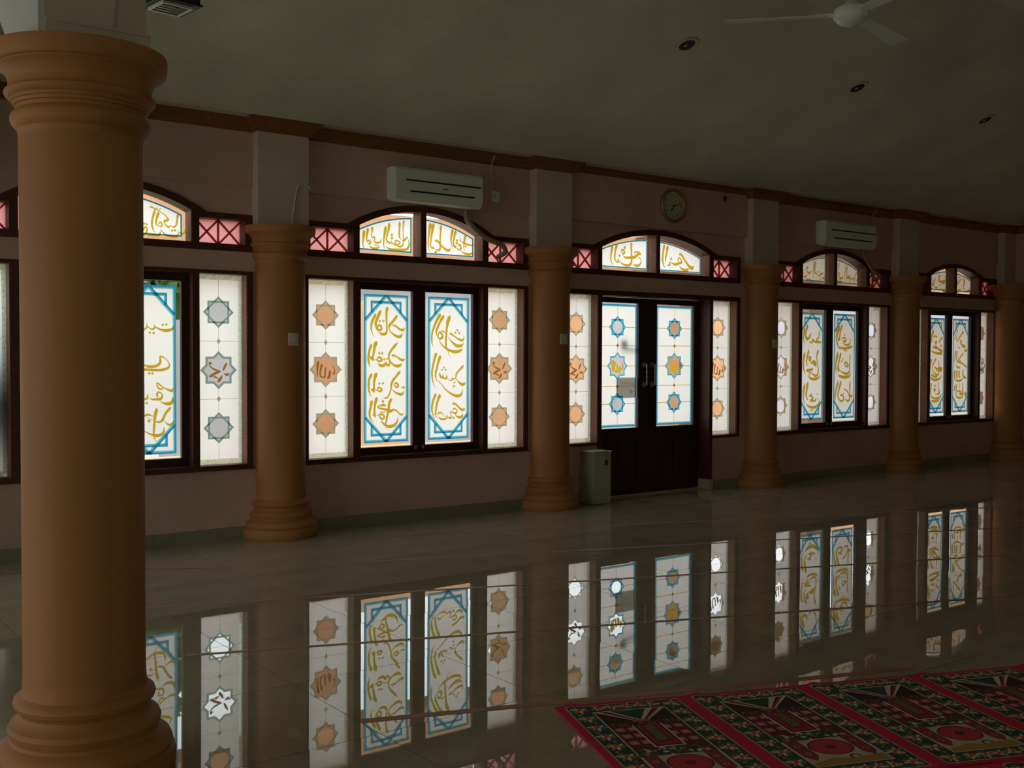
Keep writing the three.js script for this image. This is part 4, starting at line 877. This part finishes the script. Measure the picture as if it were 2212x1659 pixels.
{ // ceiling fan
  const o = group('ceiling_fan', 'white three-blade ceiling fan hanging above the hall', 'ceiling fan'); o.position.set(5.585, 3.66, 4.866);
  const fm = std(lin(0.84, 0.88, 0.8), 0.2);
  mesh('rod', new THREE.CylinderGeometry(0.012, 0.012, 1.25, 14).translate(0, 0.7, 0), fm, o);
  mesh('canopy', new THREE.LatheGeometry([[0.014, 1.2], [0.06, 1.25], [0.065, 1.32], [0, 1.32]].map(q => new THREE.Vector2(...q)), 32), fm, o);
  mesh('motor_housing', new THREE.LatheGeometry([[0, 0.1], [0.03, 0.1], [0.05, 0.07], [0.085, 0.055], [0.106, 0.035], [0.108, 0.0], [0.1, -0.018], [0.088, -0.022], [0.085, -0.03], [0.06, -0.048], [0.03, -0.057], [0, -0.06]].map(q => new THREE.Vector2(...q)), 56), fm, o);
  mesh('bottom_ring', new THREE.TorusGeometry(0.093, 0.004, 8, 56).rotateX(Math.PI / 2).translate(0, -0.02, 0), fm, o);
  for (const deg of [-131.6, -11.6, 108.4]) {
    const bl = new THREE.Group(); bl.name = 'blade_arm'; o.add(bl);
    const s = new THREE.Shape([[0.13, -0.04], [0.74, -0.064], [0.752, -0.055], [0.752, 0.055], [0.74, 0.064], [0.13, 0.04]].map(q => new THREE.Vector2(...q)));
    const g = new THREE.ExtrudeGeometry(s, { depth: 0.004, bevelEnabled: false }).rotateX(Math.PI / 2).rotateX(-0.13);
    mesh('blade', g, fm, bl); mesh('bracket', [bx(0.085, 0.21, -0.002, 0.007, -0.022, 0.022), new THREE.CylinderGeometry(0.006, 0.006, 0.012, 10).translate(0.16, 0.006, 0.01), new THREE.CylinderGeometry(0.006, 0.006, 0.012, 10).translate(0.19, 0.006, -0.01)], fm, bl);
    bl.rotation.y = -deg * Math.PI / 180; bl.position.y = 0.012;
  }
}
{ // black hanging fixture
  const o = group('hanging_fixture', 'black box fixture with pale rimmed underside hanging under the ceiling', 'fixture'); o.position.set(2.125, 3.535, 2.86); o.rotation.y = 0.12; o.scale.setScalar(0.8);
  const w = 0.15;
  mesh('body', rbx(-w, w, 0.03, 0.2, -w, w, 0.008), M.dark, o);
  mesh('flange', rbx(-w - 0.012, w + 0.012, 0.018, 0.032, -w - 0.012, w + 0.012, 0.004), M.dark, o);
  const rimM = std(lin(0.72, 0.76, 0.68), 0.3);
  mesh('rim', [bx(-0.115, 0.115, 0, 0.018, 0.1, 0.115), bx(-0.115, 0.115, 0, 0.018, -0.115, -0.1), bx(-0.115, -0.1, 0, 0.018, -0.1, 0.1), bx(0.1, 0.115, 0, 0.018, -0.1, 0.1)], rimM, o);
  mesh('diffuser', bx(-0.1, 0.1, 0.006, 0.018, -0.1, 0.1), M.dark, o);
  for (const k of [-1, 0, 1]) mesh('slat', bx(-0.095, 0.03, 0.001, 0.007, k * 0.05 - 0.012, k * 0.05 + 0.008), std(lin(0.3, 0.34, 0.26), 0.4), o);
  mesh('bracket', [bx(-0.02, 0.02, 0.2, 1.52, -0.006, 0.006)], M.dark, o);
}

// ---------------------------------------------------------------- on the floor
const strips = [[[2.027, 3.308], [9.6, 6.16], 'brown row line crossing the floor before the near column'], [[2.2, 2.1], [9.4, 4.74], 'brown row line running past the middle of the floor'], [[1.7, 0.43], [3.16, 1.176], 'short brown row line ending by the first wall column'], [[3.95, 1.54], [11.2, 4.16], 'brown row line starting right of the first wall column'], [[4.853, 0.65], [12.2, 3.3], 'brown row line closest to the skirting'], [[2.279, 4.77], [4.938, 5.74], 'broad brown row line beside the prayer carpet']];
strips.forEach(([a, b, l], i) => {
  const dx = b[0] - a[0], dz = b[1] - a[1], L = Math.hypot(dx, dz), g = new THREE.BoxGeometry(L, 0.0012, i === 5 ? 0.052 : 0.034).rotateY(-Math.atan2(dz, dx)).translate((a[0] + b[0]) / 2, 0.0008, (a[1] + b[1]) / 2);
  tag(mesh('floor_line', g, M.strip), l, 'floor line', null, 'row lines on the tile floor');
});
{ // prayer carpets: the woven picture is print, one mat after the other
  const W = 512, H = 880, cv = document.createElement('canvas'); cv.width = W; cv.height = H; const x = cv.getContext('2d');
  const C = { red: '#d8103f', green: '#1c4a3c', cream: '#e0d2b4', dark: '#1b1216', maroon: '#7c1430', olive: '#6c6a26', gold: '#b98a34', pink: '#d0607a', orange: '#d86a4a' };
  const R = (c, a, b, w, h) => { x.fillStyle = c; x.fillRect(a, b, w, h); };
  R(C.red, 0, 0, W, H); R(C.cream, 30, 24, W - 60, H - 48); R(C.green, 34, 28, W - 68, H - 56);
  const flower = (cx, cy, s) => { for (let i = 0; i < 9; i++) { x.fillStyle = [C.olive, C.cream, C.gold][i % 3]; const t = i * 0.7 + cx; x.beginPath(); x.ellipse(cx + s * 1.25 * Math.cos(t), cy + s * 1.1 * Math.sin(t), s * 0.55, s * 0.3, t, 0, 7); x.fill(); } for (let i = 0; i < 5; i++) { x.fillStyle = i % 2 ? C.cream : C.orange; const t = i * 1.257; x.beginPath(); x.arc(cx + s * 0.45 * Math.cos(t), cy + s * 0.45 * Math.sin(t), s * 0.42, 0, 7); x.fill(); } x.fillStyle = C.red; x.beginPath(); x.arc(cx, cy, s * 0.3, 0, 7); x.fill(); };
  for (let k = 0; k < 9; k++) for (const cx of [72, W - 72]) { flower(cx, 70 + k * 93, 21); x.fillStyle = C.gold; x.beginPath(); x.arc(cx + (k % 2 ? 14 : -14), 116 + k * 93, 7, 0, 7); x.fill(); }
  for (let k = 0; k < 5; k++) for (const cy of [60, H - 62]) flower(150 + k * 54, cy, 18);
  const a = 112, b = W - 112, t = 98, bt = H - 100; R(C.cream, a, t, b - a, bt - t); R('#3a1418', a + 6, t + 6, b - a - 12, bt - t - 12);
  const tri = (c, p) => { x.fillStyle = c; x.beginPath(); p.forEach((q, i) => i ? x.lineTo(...q) : x.moveTo(...q)); x.closePath(); x.fill(); };
  const mx = W / 2, ty = t + 6, cY = t + 122; tri(C.green, [[a + 6, ty], [b - 6, ty], [mx, cY]]);
  [[C.cream, 6, 24], [C.red, 24, 40], [C.dark, 40, 52], [C.cream, 52, 66]].forEach(([c, u, v]) => { tri(c, [[a + 6 + u - 6, ty + (u - 6) * 0.02], [a + 6 + v - 6, ty], [mx - 26 + v * 0.5, cY], [mx - 26 + u * 0.4, cY]]); tri(c, [[b - u, ty], [b - v * 1.25, ty], [mx + 30 - v * 0.5, cY], [mx + 30 - u * 0.4, cY]]); });
  R(C.pink, mx - 34, cY - 8, 68, 18); for (let i = 0; i < 150; i++) { x.fillStyle = [C.olive, C.maroon, C.gold][i % 3]; x.fillRect(a + 8 + rnd() * (b - a - 20), cY + 8 + rnd() * 34, 8, 5); }
  R(C.maroon, a + 6, cY + 44, b - a - 12, 214); for (let r = 0; r < 3; r++) for (const s of [-1, 1]) for (let k = 0; k < 2; k++) { const bxX = s < 0 ? a + 14 + k * 46 : b - 54 - k * 46; R(C.dark, bxX - 3, cY + 56 + r * 64, 44, 46); R(C.pink, bxX, cY + 60 + r * 64, 36, 36); R(C.cream, bxX + 8, cY + 68 + r * 64, 20, 4); R(C.cream, bxX + 8, cY + 82 + r * 64, 20, 4); }
  R(C.cream, mx - 58, cY + 44, 116, 214); R(C.dark, mx - 50, cY + 44, 100, 206); R(C.red, mx - 42, cY + 44, 84, 196); R(C.maroon, mx - 30, cY + 44, 60, 176); R(C.olive, mx - 20, cY + 50, 40, 150); for (let i = 0; i < 16; i++) R(C.gold, mx - 14 + (i % 3) * 10, cY + 58 + i * 8.6, 7, 4);
  for (let i = 0; i < 260; i++) { x.fillStyle = [C.green, C.olive, C.cream, C.maroon, C.green][i % 5]; x.beginPath(); x.arc(a + 10 + rnd() * (b - a - 20), cY + 264 + rnd() * 70, 6 + rnd() * 4, 0, 7); x.fill(); }
  R('#cbbd9a', a + 6, cY + 330, b - a - 12, bt - cY - 338); x.fillStyle = C.dark; x.beginPath(); x.ellipse(mx, cY + 408, 78, 70, 0, 0, 7); x.fill(); x.fillStyle = '#d2343c'; x.beginPath(); x.ellipse(mx, cY + 408, 73, 65, 0, 0, 7); x.fill(); x.fillStyle = C.maroon; x.beginPath(); x.ellipse(mx, cY + 408, 20, 18, 0, 0, 7); x.fill();
  for (const s of [-1, 1]) { const px = mx + s * 108; tri('#a3203a', [[px - 26, cY + 318], [px + 26, cY + 318], [px + 26, cY + 470], [px, cY + 508], [px - 26, cY + 470]]); for (let k = 0; k < 4; k++) { x.fillStyle = k % 2 ? C.gold : C.olive; x.beginPath(); x.arc(px, cY + 340 + k * 36, 12, 0, 7); x.fill(); x.fillStyle = C.dark; x.beginPath(); x.arc(px, cY + 340 + k * 36, 5, 0, 7); x.fill(); } }
  x.strokeStyle = C.dark; x.lineWidth = 7; x.beginPath(); x.arc(mx + 34, cY + 506, 17, 0, 7); x.stroke();
  tri(C.gold, [[a + 6, bt - 8], [a + 6, bt - 34], [mx - 40, bt - 62], [mx + 10, bt - 44], [b - 6, bt - 60], [b - 6, bt - 8]]);
  const tx = new THREE.CanvasTexture(cv); tx.colorSpace = THREE.SRGBColorSpace; tx.wrapS = tx.wrapT = THREE.RepeatWrapping; tx.magFilter = THREE.LinearFilter;
  const pile = tex(256, (u, v) => { const n = 255 * hash(Math.floor(u * 256), Math.floor(v * 256), 7); return [n, n, n]; }, 1, false);
  pile.repeat.set(3, 5);
  const cm = std(lin(1, 1, 1), 0.95, { map: tx, bumpMap: pile, bumpScale: 0.0025, sheen: 0.15, sheenRoughness: 0.8 });
  const PW = 0.622;
  const carpet = (s0, n0, n1, count, label) => {
    const nu = count * 16, nv = 12, L = PW * count, pos = [], uv = [], idx = [];
    const hgt = (u, v) => { const e = Math.min(u, L - u, v, n1 - n0 - v), k = ((u / PW) % 1 + 1) % 1; return 0.009 + (e < 0.001 ? 0 : 0) + 0.011 * Math.exp(-(((k - 0.12) / 0.05) ** 2)) * Math.exp(-v / 0.06) + 0.002 * Math.sin(u * 5 + v * 3); };
    for (let j = 0; j <= nv; j++) for (let i = 0; i <= nu; i++) { const u = L * i / nu, v = (n1 - n0) * j / nv; pos.push(u, hgt(u, v), v); uv.push(u / PW, 1 - j / nv); }
    for (let j = 0; j < nv; j++) for (let i = 0; i < nu; i++) { const p = j * (nu + 1) + i; idx.push(p, p + nu + 1, p + 1, p + 1, p + nu + 1, p + nu + 2); }
    const rim = []; for (let i = 0; i <= nu; i++) rim.push(i); for (let j = 1; j <= nv; j++) rim.push(j * (nu + 1) + nu); for (let i = nu - 1; i >= 0; i--) rim.push(nv * (nu + 1) + i); for (let j = nv - 1; j >= 1; j--) rim.push(j * (nu + 1));
    const base = pos.length / 3; for (const r of rim) { pos.push(pos[3 * r], 0.0016, pos[3 * r + 2]); uv.push(0.01, 0.5); pos.push(pos[3 * r], pos[3 * r + 1], pos[3 * r + 2]); uv.push(0.01, 0.5); }
    for (let i = 0; i < rim.length; i++) { const p = base + 2 * i, q = base + 2 * ((i + 1) % rim.length); idx.push(p, p + 1, q, q, p + 1, q + 1); }
    const g = new THREE.BufferGeometry(); g.setAttribute('position', new THREE.Float32BufferAttribute(pos, 3)); g.setAttribute('uv', new THREE.Float32BufferAttribute(uv, 2)); g.setIndex(idx); g.computeVertexNormals();
    const o = mesh('prayer_carpet', g, cm, null, false), th = 21.2 * Math.PI / 180, d = [Math.cos(th), Math.sin(th)];
    o.rotation.y = -th; o.position.set(d[0] * s0 - d[1] * n0, 0, d[1] * s0 + d[0] * n0); tag(o, label, 'carpet');
  };
  carpet(4.715, 3.69, 4.765, 9, 'red bordered prayer carpet woven with a row of mosque panels');
  carpet(4.9, 4.78, 5.855, 8, 'second prayer carpet laid against the near edge of the first');
}

// ---------------------------------------------------------------- outside
{
  const t = group('terrace', 'pale paved terrace outside the windows', 'terrace', S);
  mesh('paving', bx(-40, 60, -0.3, -0.16, -40, -0.25), M.paving, t);
  mesh('lawn', bx(-40, 6, -0.3, -0.155, -14, -5), M.lawn, t);
  mesh('yard', bx(-30, XL - 0.25, -0.3, -0.16, -0.25, 30), M.paving, t); mesh('yard', bx(XL - 0.25, XR + 20, -0.3, -0.16, ZB + 0.25, 30), M.paving, t);
  const posts = [-0.3, 2.7, 5.7, 8.66, 11.7, 14.7, 17.7, 20.7];
  for (const x of posts) mesh('post', [bx(x - 0.25, x + 0.25, -0.16, 2.68, -2.75, -2.25), rbx(x - 0.29, x + 0.29, 2.66, 2.76, -2.79, -2.21, 0.01)], M.peach, t);
  mesh('beam', bx(-6, 24, 2.76, 3.28, -2.7, -2.3), M.peach, t);
  for (let i = 0; i < posts.length - 1; i++) if (i !== 3) mesh('parapet', bx(posts[i] + 0.25, posts[i + 1] - 0.25, -0.16, 0.5, -2.58, -2.42), M.peach, t);
  mesh('added_shade_slab', bx(10.6, 25, 3.28, 3.4, -3.4, -0.25), M.white, t);  // added slab that shades the far bays so their panes turn dimmer
  const h = group('neighbouring_house', 'pale house wall across the yard with peach wings', 'house', S);
  mesh('wall', bx(6.2, 46, -0.16, 3.0, -9.4, -9), M.paleHouse, h); mesh('coping', bx(6.1, 46.1, 3.0, 3.12, -9.5, -8.9), M.peach, h);
  for (const [x0, x1] of [[8.1, 9.05], [10.9, 13.2], [14.6, 17.4]]) mesh('wing', bx(x0, x1, -0.16, 2.45, -6.6, -6), M.peach, h);
}
function shrub(name, label, cat, x, y, z, rx, ry, n, trunk, grp, leafS = 0.09) {
  const o = group(name, label, cat, null, grp), gs = [];
  for (let i = 0; i < n; i++) { const u = rr(-1, 1), t = rr(0, 6.283), r = Math.cbrt(rr(0.25, 1)), s = Math.sqrt(1 - u * u), g = new THREE.PlaneGeometry(leafS * rr(0.7, 1.3), leafS * rr(1.2, 2)).rotateX(rr(0, 6.3)).rotateY(rr(0, 6.3)).translate(x + rx * r * s * Math.cos(t), y + ry * r * u, z + rx * r * s * Math.sin(t)); gs.push(g); }
  const f = mesh('foliage', gs, M.leaf, o); f.userData.kind = 'stuff';
  if (trunk) mesh('trunk', new THREE.CylinderGeometry(0.07, 0.11, y + 0.2, 10).translate(x, (y - 0.2) / 2, z), M.bark, o);
}
shrub('shrub', 'dense shrub right outside the greenery window', 'shrub', 1.78, 1.22, -0.62, 0.42, 0.62, 9000, true, null, 0.08);
shrub('tree', 'leafy tree on the lawn past the greenery window', 'tree', 4.4, 2.9, -7.5, 1.5, 1.7, 3000, true, 'trees on the lawn', 0.2);
shrub('tree', 'small leafy tree farther along the lawn', 'tree', -1.2, 2.6, -8.5, 1.5, 1.6, 2400, true, 'trees on the lawn', 0.22);

renderer.render(scene, camera);
